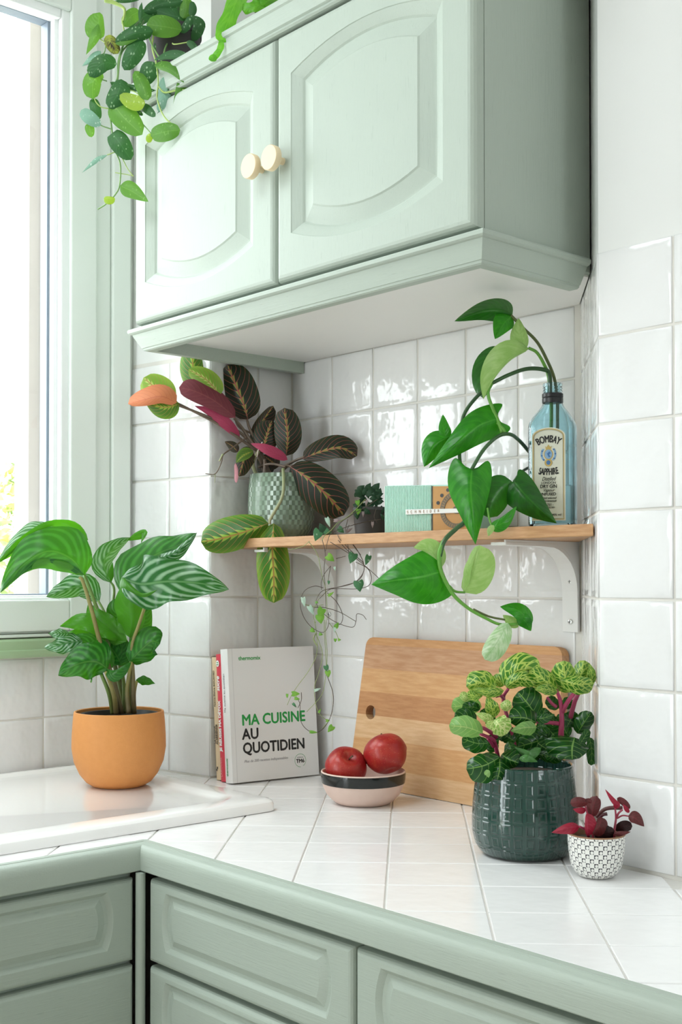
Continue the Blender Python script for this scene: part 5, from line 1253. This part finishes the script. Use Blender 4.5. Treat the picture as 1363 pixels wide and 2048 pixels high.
pl(L_POTP, [(575, 1528, -8.5), (615, 1440, -9), (640, 1350, -9), (652, 1288, -8.5)], 44, 104, shape='obb', dr=1.5, label='pale yellow-green underside of a pothos leaf')
pl(L_POTP, [(590, 1500, -9), (600, 1400, -9.5), (650, 1290, -8.6)], 24, 14, shape='ov')
pl(L_POTH, [(915, 1690, -9), (850, 1620, -10), (755, 1598, -9.5)], 42, 42, shape='ov', dl=-0.5, dr=1)
pl(L_POTH, [(845, 1640, -9.6), (885, 1675, -9.8), (912, 1722, -9)], 34, 38, shape='ov')
pl(L_POTW, [(795, 1680, -9.8), (760, 1745, -10.5), (720, 1810, -10.6), (678, 1866, -10)], 62, 50, shape='obl', label='cream and green youngest leaf')
pl(L_POTP, [(848, 1702, -9.2), (805, 1672, -9.2), (770, 1640, -9)], 24, 30, shape='ov')

# ================================================================ BLOODLEAF in the dark green pot
PC = (0.7580, -0.2324, 0.0004)
IR = thing('potted_yellow_veined_plant', PC, 'bushy yellow veined plant in a large glossy dark green pot', 'potted plant')
M_DKGREEN = emboss('glossy_bottle_green_glaze', (0.007, 0.042, 0.031), 'rings', 28, 60, 0.06, 0.5, 0.0035, coat=0.6, coatr=0.04)
lathe('pot', [(0.0, 0.0), (0.0490, 0.0), (0.0535, 0.0010), (0.0600, 0.0060), (0.0655, 0.0155), (0.0688, 0.0300), (0.0690, 0.0460), (0.0676, 0.0690), (0.0652, 0.0920), (0.0630, 0.1120), (0.0622, 0.1160), (0.0608, 0.1168), (0.0592, 0.1155), (0.0600, 0.1000)], PC, M_DKGREEN, IR, 96)
lathe('soil', [(0.0, 0.1050), (0.0600, 0.1020)], PC, M_SOIL, IR, 24)
T = (880.0, 1300.0, 4.1303); DI = cam_depth(PC) + 0.004
def is_(pts, r0, r1=None, m=S_PINK): return stem(IR, m, T, DI, pts, r0, r1)
def il(mat, pts, wl, wr, **k):
    k.setdefault('rip', 0.5); return leaf(IR, mat, T, DI, pts, wl * 1.1, wr * 1.1, **k)
is_([(990, 900, 0), (998, 690, -1), (1002, 560, -1.5), (990, 420, -2), (955, 325, -3)], 0.0044, 0.0020)
is_([(1000, 520, -1.5), (1050, 430, -2.5), (1115, 345, -3.5)], 0.0034, 0.0026)
is_([(1075, 560, 0), (1105, 440, -0.5), (1140, 355, -1)], 0.0032, 0.0030)
is_([(1000, 610, -1), (900, 600, -2), (800, 602, -3)], 0.0030, 0.0020)
is_([(960, 470, -2), (920, 440, -2), (880, 390, -2)], 0.0024, 0.0018)
is_([(480, 900, 0), (450, 770, -1), (430, 735, -2), (325, 690, -4)], 0.0030, 0.0020)
is_([(460, 720, -1), (400, 670, -3), (345, 640, -3.5)], 0.0030, 0.0024)
is_([(640, 900, 1), (570, 620, 0), (520, 410, -1), (560, 320, -2)], 0.0032, 0.0020)
is_([(525, 405, -1), (495, 375, -2), (455, 385, -2)], 0.0024, 0.0020)
is_([(440, 800, -1), (415, 760, -1.5), (390, 735, -2)], 0.0024, 0.0018)
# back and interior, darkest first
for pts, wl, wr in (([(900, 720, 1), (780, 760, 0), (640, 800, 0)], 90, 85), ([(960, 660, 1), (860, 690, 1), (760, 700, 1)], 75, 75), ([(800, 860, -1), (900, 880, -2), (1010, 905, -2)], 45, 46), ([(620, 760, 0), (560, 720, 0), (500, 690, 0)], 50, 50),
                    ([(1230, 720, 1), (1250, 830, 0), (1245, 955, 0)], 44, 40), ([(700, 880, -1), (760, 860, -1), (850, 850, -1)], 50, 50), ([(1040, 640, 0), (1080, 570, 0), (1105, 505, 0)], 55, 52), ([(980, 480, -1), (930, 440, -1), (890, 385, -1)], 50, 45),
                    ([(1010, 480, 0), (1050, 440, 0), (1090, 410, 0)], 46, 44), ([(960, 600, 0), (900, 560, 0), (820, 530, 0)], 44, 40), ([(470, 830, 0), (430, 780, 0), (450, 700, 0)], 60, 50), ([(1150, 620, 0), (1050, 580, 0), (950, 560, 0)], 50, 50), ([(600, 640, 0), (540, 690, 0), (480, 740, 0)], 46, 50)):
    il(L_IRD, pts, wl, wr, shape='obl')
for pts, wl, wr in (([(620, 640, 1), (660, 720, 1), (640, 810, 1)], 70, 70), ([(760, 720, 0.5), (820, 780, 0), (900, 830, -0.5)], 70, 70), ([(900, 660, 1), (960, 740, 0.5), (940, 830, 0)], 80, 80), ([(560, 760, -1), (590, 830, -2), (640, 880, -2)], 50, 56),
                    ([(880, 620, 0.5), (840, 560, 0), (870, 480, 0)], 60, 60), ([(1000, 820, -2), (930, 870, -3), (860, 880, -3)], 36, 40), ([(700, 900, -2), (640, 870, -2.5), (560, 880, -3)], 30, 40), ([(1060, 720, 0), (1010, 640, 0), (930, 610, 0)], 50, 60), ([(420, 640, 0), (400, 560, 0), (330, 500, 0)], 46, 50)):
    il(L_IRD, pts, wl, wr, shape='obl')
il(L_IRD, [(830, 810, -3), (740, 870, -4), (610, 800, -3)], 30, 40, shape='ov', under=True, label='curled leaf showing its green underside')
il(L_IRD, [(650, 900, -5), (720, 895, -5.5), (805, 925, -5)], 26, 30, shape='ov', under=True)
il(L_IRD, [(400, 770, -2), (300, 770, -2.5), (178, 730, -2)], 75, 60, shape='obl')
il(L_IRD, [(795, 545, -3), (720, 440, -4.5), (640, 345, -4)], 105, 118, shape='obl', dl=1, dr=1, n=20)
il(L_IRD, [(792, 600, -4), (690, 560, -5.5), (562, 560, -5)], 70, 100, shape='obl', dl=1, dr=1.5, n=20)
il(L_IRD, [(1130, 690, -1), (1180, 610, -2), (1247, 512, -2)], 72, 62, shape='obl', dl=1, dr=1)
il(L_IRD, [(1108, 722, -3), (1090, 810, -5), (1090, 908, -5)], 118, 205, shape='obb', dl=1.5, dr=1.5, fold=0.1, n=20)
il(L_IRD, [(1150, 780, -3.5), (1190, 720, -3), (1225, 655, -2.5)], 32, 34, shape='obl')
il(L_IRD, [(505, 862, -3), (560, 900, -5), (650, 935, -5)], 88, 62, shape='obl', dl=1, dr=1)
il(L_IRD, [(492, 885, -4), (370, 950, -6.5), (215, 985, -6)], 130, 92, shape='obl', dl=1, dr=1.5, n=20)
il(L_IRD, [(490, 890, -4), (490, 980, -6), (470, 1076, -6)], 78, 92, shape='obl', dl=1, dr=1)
il(L_IRG, [(365, 1000, -6.5), (390, 1020, -7), (400, 1055, -7)], 24, 24, shape='ov', under=True)
il(L_IRG, [(340, 470, -1), (220, 460, -2), (90, 470, -2)], 66, 78, shape='obl')
il(L_IRD, [(330, 490, -2), (260, 470, -2.5), (180, 480, -2.5)], 34, 44, shape='obl')
il(L_IRD, [(300, 575, -2), (210, 545, -3), (115, 560, -3)], 38, 60, shape='obl')
il(L_IRG, [(350, 685, -4), (220, 640, -5.5), (72, 625, -5)], 74, 86, shape='obl', dl=1, dr=1, n=20, label='light green leaf pointing at the cutting board')
il(L_IRG, [(795, 640, -4.5), (700, 640, -5.5), (578, 668, -5)], 62, 48, shape='ov', dl=1)
il(L_IRD, [(790, 570, -4), (860, 560, -4.5), (945, 530, -4)], 34, 46, shape='ov')
il(L_IRD, [(790, 640, -4), (830, 625, -4.2), (880, 632, -4)], 22, 22, shape='ov')
il(L_IRN, [(520, 300, -1), (480, 255, -1.5), (430, 222, -1)], 45, 48, shape='obl')
il(L_IRN, [(455, 335, -2), (340, 275, -3.5), (214, 300, -3)], 60, 98, shape='obl', dl=1, dr=1.2)
il(L_IRN, [(525, 335, -3), (400, 345, -4), (255, 318, -3.5)], 44, 34, shape='ov')
il(L_IRN, [(350, 360, -3), (280, 380, -3.5), (225, 345, -3.3)], 36, 40, shape='obl')
il(L_IRP, [(250, 370, -2), (210, 390, -2.3), (170, 350, -2)], 34, 34, shape='obl')
il(L_IRN, [(525, 295, -2), (640, 170, -3.5), (832, 165, -3)], 125, 40, shape='obl', dl=1.5, dr=1, n=20)
il(L_IRN, [(540, 305, -3), (660, 235, -4.5), (795, 275, -4)], 62, 62, shape='obl', dl=1, dr=1)
il(L_IRN, [(965, 345, -3), (860, 250, -4.5), (738, 160, -4)], 88, 72, shape='obl', dl=1, dr=1, n=20)
il(L_IRN, [(968, 350, -3.2), (870, 325, -4.6), (778, 325, -4.4)], 42, 46, shape='ov')
il(L_IRN, [(1075, 350, -3), (1030, 230, -4), (1020, 88, -3.5)], 100, 80, shape='obl', dl=1.2, dr=1, n=20)
il(L_IRN, [(980, 345, -2.5), (960, 270, -3), (935, 200, -3)], 30, 40, shape='ov')
il(L_IRN, [(1125, 330, -2), (1160, 200, -3), (1190, 85, -2.5)], 62, 84, shape='obl', dl=1, dr=1, n=20)
il(L_IRN, [(1240, 300, -2.5), (1250, 200, -3), (1235, 115, -2.5)], 40, 34, shape='ov')
il(L_IRN, [(990, 248, -4), (1130, 280, -5.5), (1265, 285, -4.5)], 62, 78, shape='obl', dl=1, dr=1, n=20)
il(L_IRN, [(445, 560, -3), (420, 470, -4), (385, 380, -3.5)], 52, 58, shape='ov')
il(L_IRP, [(440, 600, -4), (370, 560, -4.5), (288, 520, -4)], 30, 40, shape='ov')
il(L_IRP, [(560, 505, -4), (545, 460, -4.5), (520, 420, -4)], 46, 42, shape='obl')
il(L_IRP, [(445, 575, -5), (490, 620, -6), (552, 692, -5.5)], 86, 76, shape='obl', rip=1.0, label='cream and green youngest leaf')
il(L_IRP, [(440, 585, -5), (420, 620, -5.6), (405, 655, -5.3)], 46, 40, shape='obl', rip=1.0)

# ================================================================ RED PLANT in the small patterned pot
PC = (0.8927, -0.2628, 0.0004)
RP = thing('potted_red_plant', PC, 'small crimson leaved plant in a black and white patterned pot by the wall', 'potted plant')
n = NT('black_printed_white_glaze'); uv = n.sep(n.coord('UV'))
v_ = n.ma('DIVIDE', uv[1], 0.0053); row = n.ma('FLOOR', v_)
u_ = n.ma('ADD', n.ma('MULTIPLY', uv[0], 20.0), n.ma('MULTIPLY', row, 0.5))
fu, fv = n.ma('FRACT', u_), n.ma('FRACT', v_)
blk = n.ma('MULTIPLY', n.ma('LESS_THAN', n.ma('ABSOLUTE', n.ma('SUBTRACT', fu, 0.5)), 0.235), n.ma('LESS_THAN', n.ma('ABSOLUTE', n.ma('SUBTRACT', fv, 0.5)), 0.46))
dd_ = n.ma('SQRT', n.ma('ADD', n.ma('POWER', n.ma('MULTIPLY', n.ma('ABSOLUTE', n.ma('SUBTRACT', fu, 0.535)), 2.05), 2.0), n.ma('POWER', n.ma('ABSOLUTE', n.ma('SUBTRACT', fv, 0.42)), 2.0)))
hole = n.step(dd_, 0.30, 0.40)
ink = n.ma('MULTIPLY', blk, hole)
n.set(col=n.mix(ink, (0.78, 0.77, 0.73), (0.045, 0.047, 0.052)), rough=0.28, nrm=n.bump(n.ma('SUBTRACT', 1.0, blk), 0.4, 0.0012))
lathe('pot', [(0.0, 0.0), (0.0180, 0.0), (0.0205, 0.0009), (0.0262, 0.0058), (0.0305, 0.0145), (0.0330, 0.0300), (0.0340, 0.0430), (0.0341, 0.0500)], PC, n.m, RP, 72)
lathe('pot_rim', [(0.0341, 0.0500), (0.0341, 0.0512), (0.0334, 0.0518), (0.0322, 0.0512), (0.0318, 0.0420)], PC, noisy('bare_brown_rim', (0.20, 0.10, 0.05), (0.30, 0.16, 0.085), 80, 0.6), RP, 64)
lathe('soil', [(0.0, 0.0450), (0.0322, 0.0430)], PC, M_SOIL, RP, 20)
T = (1090.0, 1560.0, 6.4905); DR_ = cam_depth(PC)
def rs(pts, r0, r1=None, m=S_RED): return stem(RP, m, T, DR_, pts, r0, r1)
def rl(mat, pts, wl, wr, **k):
    k.setdefault('shape', 'ov'); return leaf(RP, mat, T, DR_, pts, wl, wr, n=14, **k)
rs([(890, 760, 0), (895, 650, 0), (915, 500, 0), (905, 365, -0.5)], 0.0019, 0.0010)
rs([(918, 495, 0), (950, 430, -0.3), (1000, 385, -0.5)], 0.0015, 0.0012)
rs([(930, 497, 0), (1000, 462, -0.3), (1080, 470, -0.6)], 0.0011, 0.0009)
rs([(620, 760, 0), (610, 600, 0), (560, 480, -0.5), (515, 340, -1)], 0.0016, 0.0010)
rs([(560, 740, 0), (525, 650, -1), (440, 600, -1.5)], 0.0019, 0.0012, S_PINK)
rs([(660, 480, 1), (740, 400, 0.6), (830, 365, 0.4), (1000, 362, 0.2)], 0.0022, 0.0026, stem_mat('brown_stem', (0.11, 0.03, 0.03), (0.12, 0.05, 0.045)))
rs([(680, 520, 0), (740, 455, -0.4), (800, 440, -0.6)], 0.0018, 0.0022, stem_mat('dark_red_stem', (0.10, 0.01, 0.02), (0.03, 0.008, 0.008)))
rl(L_REDD, [(905, 650, 0.5), (1010, 600, 0), (1128, 600, 0.2)], 72, 78, shape='obl')
rl(L_REDD, [(880, 760, 0), (800, 690, -0.5), (740, 590, -0.5)], 80, 80, shape='obl')
rl(L_REDD, [(640, 740, 0), (760, 690, -1), (900, 660, -1)], 80, 60, shape='obl')
rl(L_REDB, [(885, 700, -1.5), (990, 690, -2), (1108, 672, -1.6)], 30, 38)
rl(L_REDC, [(525, 380, -0.5), (450, 395, -1), (355, 375, -0.8)], 46, 40)
rl(L_REDB, [(555, 300, -1), (440, 285, -2), (322, 300, -1.5)], 72, 66, shape='obl', dl=0.5)
rl(L_REDB, [(610, 480, -0.5), (620, 350, -1), (665, 212, -0.8)], 90, 92, shape='obl', dl=0.5, dr=0.5)
rl(L_REDB, [(600, 300, -1.2), (560, 260, -1.4), (480, 268, -1.4)], 30, 26)
rl(L_REDB, [(640, 250, -0.5), (660, 225, -0.5), (685, 235, -0.5)], 22, 22)
rl(L_REDB, [(720, 480, -1), (700, 590, -1.8), (620, 712, -1.8)], 108, 60, shape='obl', dl=0.6)
rl(L_REDC, [(540, 430, -1.4), (545, 570, -2.4), (545, 725, -2)], 118, 36, shape='obl', dl=0.6)
rl(L_REDC, [(440, 605, -1.5), (290, 620, -2.5), (80, 682, -2)], 88, 66, dl=0.5, dr=0.5, n_=None) if False else rl(L_REDC, [(440, 605, -1.5), (290, 625, -2.5), (80, 682, -2)], 84, 66, dl=0.5, dr=0.5)
rl(L_REDC, [(960, 340, -0.8), (880, 270, -1.1), (773, 118, -0.8)], 32, 36)
rl(L_REDC, [(905, 370, -0.6), (925, 320, -1), (965, 300, -0.9)], 42, 50, shape='obl')
rl(L_REDB, [(1098, 372, -0.4), (1020, 300, -0.8), (930, 232, -0.5)], 40, 48, shape='obl')
rl(L_REDC, [(1088, 425, -0.8), (1045, 370, -1.1), (1005, 312, -0.9)], 30, 28)
rl(L_REDB, [(1076, 465, -0.7), (1170, 500, -1.3), (1282, 604, -1)], 88, 72, shape='ov', dl=0.4)
# ================================================================ SILVER VINE on top of the cabinet
PC = (0.0520, -0.3060, 1.1965)
SV = thing('potted_silver_vine', PC, 'trailing silver speckled vine in a dark pot on the cabinet top', 'potted plant')
lathe('pot', [(0.0, 0.0), (0.0360, 0.0), (0.0380, 0.0015), (0.0460, 0.0850), (0.0480, 0.0860), (0.0485, 0.0960), (0.0455, 0.0965), (0.0440, 0.0850)], PC, plain('dark_plum_grey_pot', (0.040, 0.034, 0.038), 0.6), SV, 56)
lathe('soil', [(0.0, 0.0850), (0.0445, 0.0820)], PC, M_SOIL, SV, 24)
T = (0.0, 0.0, 2.4339); DS = cam_depth(PC)
FR = -6.5                                           # everything trailing hangs in front of the cabinet
def ss(pts, r0, r1=None, m=S_SCIN, d=FR): return stem(SV, m, T, DS, [(p[0], p[1], (p[2] if len(p) > 2 else 0) + d - (0.02 * max(0, p[0] - 640) if p[1] > 190 else 0.0)) for p in pts], r0, r1)
def sl(mat, pts, wl, wr, d=FR, **k):
    k.setdefault('shape', 'obb'); return leaf(SV, mat, T, DS, [(p[0], p[1], (p[2] if len(p) > 2 else 0) + d - (0.02 * max(0, p[0] - 640) if p[1] > 190 else 0.0)) for p in pts], wl, wr, n=14, m=4, **k)
ss([(690, 90, 4), (640, 150, 2), (600, 220, 0), (575, 300, 0), (570, 380, 0), (545, 450, 0), (535, 540, 0), (545, 640, 0), (560, 730, 0), (585, 800, 0), (582, 900, 0), (562, 945, 0), (520, 990, 0), (475, 1020, 0)], 0.0018, 0.0011)
ss([(700, 100, 4), (660, 180, 1), (590, 260, 0), (572, 390, 0)], 0.0016, 0.0014)
ss([(760, 120, 3), (740, 220, 1), (760, 310, 0.5), (770, 400, 0), (765, 480, 0), (800, 570, 0), (872, 630, 0)], 0.0016, 0.0012, S_SCIY)
ss([(770, 420, 0), (800, 450, 0), (860, 440, 0), (900, 440, 0), (905, 480, 0), (865, 530, 0)], 0.0017, 0.0010, S_SCIY)
ss([(720, 140, 2), (735, 210, 1), (800, 320, 0)], 0.0016, 0.0012)
ss([(860, 150, 4), (810, 220, 3), (790, 290, 2)], 0.0016, 0.0014, S_SCIN, -4); ss([(900, 110, 3), (850, 190, 3), (845, 215, 2), (920, 205, 2)], 0.0013, 0.0010, S_SCIY, -4)
ss([(620, 60, 3), (595, 90, 1), (600, 130, 0), (610, 180, 1)], 0.0013, 0.0012, S_SCIY)
ss([(510, 0, 0), (560, 15, 0), (605, 45, 0), (600, 100, 0)], 0.0040, 0.0016, S_SCIY)
ss([(570, 210, 0), (520, 215, 0), (505, 260, 0), (470, 270, 0)], 0.0012, 0.0009); ss([(480, 185, 0), (515, 210, 0)], 0.0010, 0.0009, S_SCIY)
ss([(520, 395, 0), (470, 380, 0)], 0.0011, 0.0009); ss([(545, 530, 0), (490, 520, 0), (460, 480, 0), (470, 430, 0)], 0.0011, 0.0009, S_SCIY)
ss([(545, 630, 0), (500, 615, 0), (485, 605, 0)], 0.0012, 0.0010); ss([(560, 740, 0), (520, 755, 0)], 0.0010, 0.0008, S_SCIY)
ss([(650, 560, 0), (690, 600, 0), (735, 650, 0)], 0.0013, 0.0010, S_SCIN); ss([(590, 760, 0), (620, 820, 0), (650, 860, 0)], 0.0009, 0.0007, S_SCIY)
ss([(560, 840, 0), (620, 850, 0), (645, 855, 0)], 0.0008, 0.0006, S_SCIY); ss([(610, 430, 0), (660, 450, 0), (700, 490, 0)], 0.0010, 0.0009, S_SCIY)
# around and behind the pot
sl(L_SCIL, [(885, 145, 1), (800, 130, 0), (712, 118, 0)], 55, 55, shape='obl'); sl(L_SCIN, [(905, 60, 3), (860, 80, 2), (760, 50, 2)], 50, 45, d=-3)
sl(L_SCIL, [(680, 55, 2), (635, 80, 1), (600, 130, 1)], 40, 34); sl(L_SCIN, [(895, 140, 2), (935, 140, 1), (985, 170, 1)], 66, 64, shape='obl', d=-4)
sl(L_SCIN, [(930, 80, 2), (938, 45, 2), (932, 6, 2)], 20, 20, d=-4); sl(L_SCIL, [(890, 90, 2), (905, 40, 2), (900, -10, 2)], 30, 40, d=-3)
sl(L_SCIN, [(700, 60, 2), (780, 20, 2), (890, 5, 2)], 30, 40, d=-3); sl(L_SCIN, [(700, -20, 1), (630, -5, 1), (560, 5, 1)], 18, 18, d=-5)
sl(L_SCIN, [(800, 5, 3), (850, 60, 3), (870, 130, 3)], 50, 55, d=-2); sl(L_SCIN, [(690, 10, 0), (684, 60, 0), (680, 128, 0)], 10, 12, shape='lan')
sl(L_SCIN, [(910, 200, 1), (940, 225, 1), (960, 255, 1)], 18, 18, d=-4); sl(L_SCIN, [(880, 160, 0), (910, 120, 0), (935, 85, 0)], 20, 24, d=-5)
sl(L_SCIN, [(760, 250, 3), (765, 230, 3), (765, 200, 3)], 20, 22, d=-4); sl(L_SCIN, [(620, 130, 2), (700, 80, 2), (790, 40, 3)], 34, 34, d=-3)
# trailing
sl(L_SCIL, [(490, 190, 0), (478, 130, -0.5), (485, 60, 0)], 66, 30, shape='obb'); sl(L_SCIL, [(478, 115, -0.5), (460, 180, -1), (418, 268, -0.8)], 26, 24, shape='lan')
sl(leaf_mat('silver_vine_withered_leaf', 'plain', (0.035, 0.022, 0.014), (0.30, 0.36, 0.035), (0.2, 0.3, 0.03), (0.2, 0.25, 0.03), 0.5, 0.1), [(515, 175, 0), (540, 205, -0.3), (575, 262, 0)], 30, 34, shape='obl', label='withered leaf with a brown patch')
sl(L_SCIN, [(560, 205, -0.5), (650, 165, -1.5), (745, 150, -1)], 36, 44, shape='obl', dr=0.5); sl(L_SCIL, [(560, 210, -0.6), (610, 205, -1.2), (670, 190, -1)], 6, 16, shape='ov', label='pale folded margin of a leaf')
sl(L_SCIN, [(690, 190, -0.5), (650, 260, -1.3), (604, 342, -0.8)], 50, 44); sl(L_SCIN, [(932, 294, 0), (840, 275, -1), (748, 293, -0.6)], 16, 34, shape='ov')
sl(L_SCIL, [(750, 318, -0.6), (830, 340, -1.5), (906, 412, -1)], 32, 18, shape='ov'); sl(L_SCIN, [(745, 300, 0.5), (725, 350, 0), (700, 415, 0.2)], 46, 46)
sl(L_SILV, [(492, 250, 0), (450, 290, -0.4), (400, 322, 0)], 14, 24, shape='ov'); sl(L_SCIN, [(568, 312, -0.4), (500, 310, -1.2), (434, 372, -0.8)], 42, 48, shape='obl')
sl(L_SCIL, [(500, 355, 0), (455, 395, -0.8), (450, 482, -0.5)], 40, 50, shape='obl'); sl(L_SCIN, [(450, 478, 0.3), (462, 530, 0), (482, 585, 0.2)], 30, 24)
sl(L_SCIN, [(590, 385, -0.6), (575, 450, -1.4), (530, 528, -1)], 58, 44, shape='obl'); sl(L_SCIY, [(706, 505, -1.4), (650, 495, -2), (582, 462, -1.6)], 42, 36)
sl(L_SCIL, [(548, 500, -0.6), (600, 570, -1.5), (692, 656, -1)], 70, 58, n_=0) if False else sl(L_SCIL, [(548, 500, -0.6), (600, 570, -1.5), (692, 656, -1)], 70, 58)
sl(L_SCIL, [(655, 345, -0.8), (690, 410, -1.5), (720, 488, -1.2)], 36, 36, shape='obl'); sl(L_SCIN, [(690, 510, 0), (720, 535, -0.5), (756, 568, -0.3)], 22, 22)
sl(L_SCIN, [(535, 400, 0.3), (620, 415, 0.2), (760, 440, 0.3)], 8, 26); sl(L_SCIN, [(645, 540, 0.2), (670, 545, 0.2), (695, 562, 0.2)], 12, 12)
sl(L_SILV, [(490, 612, -0.2), (440, 575, -0.8), (394, 535, -0.5)], 34, 32, shape='obl'); sl(L_SCIL, [(430, 600, 0.2), (436, 630, 0), (446, 668, 0)], 24, 22)
sl(L_SCIN, [(545, 648, -0.5), (585, 700, -1.3), (638, 778, -0.9)], 50, 50, shape='obb', lobe=0.04); sl(L_SILV, [(524, 754, -0.3), (470, 782, -0.6), (398, 842, -0.3)], 11, 14, shape='lan')
sl(L_SCIL, [(583, 905, -0.5), (640, 930, -1.2), (722, 982, -0.9)], 44, 38, shape='ov'); sl(L_SCIY, [(505, 965, -0.2), (535, 970, -0.4), (560, 968, -0.2)], 14, 26)
sl(L_SCIL, [(877, 632, -0.8), (810, 640, -1.6), (732, 660, -1.1)], 48, 44, shape='obl'); sl(L_SCIY, [(735, 650, -0.8), (725, 675, -1), (728, 695, -0.8)], 18, 16)
sl(L_SCIL, [(912, 300, 0), (890, 400, -0.4), (842, 510, 0)], 34, 28, shape='lan'); sl(L_SCIY, [(860, 520, -0.4), (885, 540, -0.6), (906, 545, -0.4)], 14, 10)
sl(L_SILV, [(800, 372, 0.6), (800, 450, 0.2), (772, 548, 0.4)], 34, 30, shape='obb'); sl(L_SCIN, [(850, 380, 0.8), (810, 470, 0.6), (765, 555, 0.7)], 14, 14, shape='lan')

# ================================================================ STRAP LEAVED PLANT further along the cabinet top
PC = (0.2350, -0.2300, 1.1965)
ST = thing('potted_strap_leaf_plant', PC, 'plant with long lobed strap leaves hanging over the middle of the cabinet top', 'potted plant')
lathe('pot', [(0.0, 0.0), (0.0300, 0.0), (0.0380, 0.0480), (0.0380, 0.0520), (0.0350, 0.0520), (0.0345, 0.0450)], PC, plain('brown_plastic_pot', (0.12, 0.06, 0.035), 0.6), ST, 40)
lathe('soil', [(0.0, 0.0460), (0.0350, 0.0440)], PC, M_SOIL, ST, 16)
DP = cam_depth(PC)
leaf(ST, L_STRAP, T, DP, [(1270, -60, 0), (1170, -20, -8), (1110, 100, -12), (1075, 210, -13.5)], 42, 42, shape='strap', rip=1.2, n=24, fold=0.1)
leaf(ST, L_STRAP, T, DP, [(1078, 195, -13.5), (1072, 240, -13.8), (1030, 300, -13.6)], 14, 18, shape='strap', rip=0.8, n=14, fold=0.1)
leaf(ST, L_STRAP, T, DP, [(1030, 300, -13.6), (1035, 285, -13.9), (1050, 268, -13.7)], 20, 20, shape='rnd', n=10, fold=0.1)
leaf(ST, L_STRAP, T, DP, [(1310, 0, -10), (1250, 30, -11.5), (1178, 50, -11)], 24, 30, shape='strap', rip=1.2, n=16)
leaf(ST, L_STRAP, T, DP, [(1370, -20, -8), (1300, 5, -11), (1225, 20, -11)], 30, 26, shape='strap', rip=1.2, n=16)
stem(ST, S_POTB, T, DP, [(1240, 60, -9), (1300, 25, -10), (1380, 0, -9)], 0.0022, 0.0016)
stem(ST, S_POTB, T, DP, [(1250, -80, 0), (1280, -60, -2), (1310, -20, -6)], 0.0026, 0.0016)

# ================================================================ GARDEN seen through the glass
def shrub(name, c, r, h, label, cols, seed, count=1500):
    rnd = random.Random(seed)
    t = thing(name, c, label, 'shrub', 'shrubs outside the window')
    V, F, MI = [], [], []
    for i in range(count):
        z = rnd.random() ** 0.8; ang = rnd.random() * 2 * PI; rr = r * (0.35 + 0.65 * math.sin(PI * min(1, 0.18 + 0.8 * z))) * (0.55 + 0.45 * rnd.random())
        p = Vector((c[0] + rr * math.cos(ang), c[1] + rr * math.sin(ang), c[2] + 0.25 * h + 0.75 * h * z))
        s = rnd.uniform(0.022, 0.05); d = Vector((rnd.gauss(0, 1), rnd.gauss(0, 1), rnd.gauss(0, 0.7))).normalized(); e = d.cross(Vector((rnd.gauss(0, 1), rnd.gauss(0, 1), rnd.gauss(0, 1)))).normalized()
        k = len(V)
        V += [p - d * s, p + e * s * 0.45, p + d * s, p - e * s * 0.45]; F.append((k, k + 1, k + 2, k + 3)); MI.append(rnd.randrange(len(cols)))
    o = mk('foliage', V, F, cols, t, mats=MI); o['kind'] = 'stuff'
    tube('trunk', [(c[0], c[1], c[2]), (c[0] + 0.04, c[1], c[2] + 0.35 * h), (c[0] - 0.03, c[1] + 0.03, c[2] + 0.7 * h)], 0.04, 0.015, plain('shrub_bark', (0.20, 0.15, 0.10), 0.9), t)
GC = [plain('garden_leaf_yellow', (0.524, 0.575, 0.204), 0.6), plain('garden_leaf_green', (0.307, 0.409, 0.192), 0.6), plain('garden_leaf_grey', (0.396, 0.459, 0.384), 0.6), plain('blossom_white', (0.750, 0.750, 0.676), 0.7)]
shrub('garden_shrub', (-4.6, 1.62, ZF - 0.06), 0.50, 1.98, 'pale grey-green shrub outside, farthest behind the lower left window pane', [GC[2], GC[1], GC[3]], 3)
shrub('garden_shrub', (-3.0, 1.00, ZF - 0.06), 0.24, 1.80, 'slender yellow-green shrub outside close to the window reveal', [GC[0], GC[1], GC[0]], 5, 900)
shrub('garden_shrub', (-2.0, 0.36, ZF - 0.06), 0.26, 1.52, 'low flowering shrub outside nearest to the window', [GC[3], GC[0], GC[1]], 9, 1100)
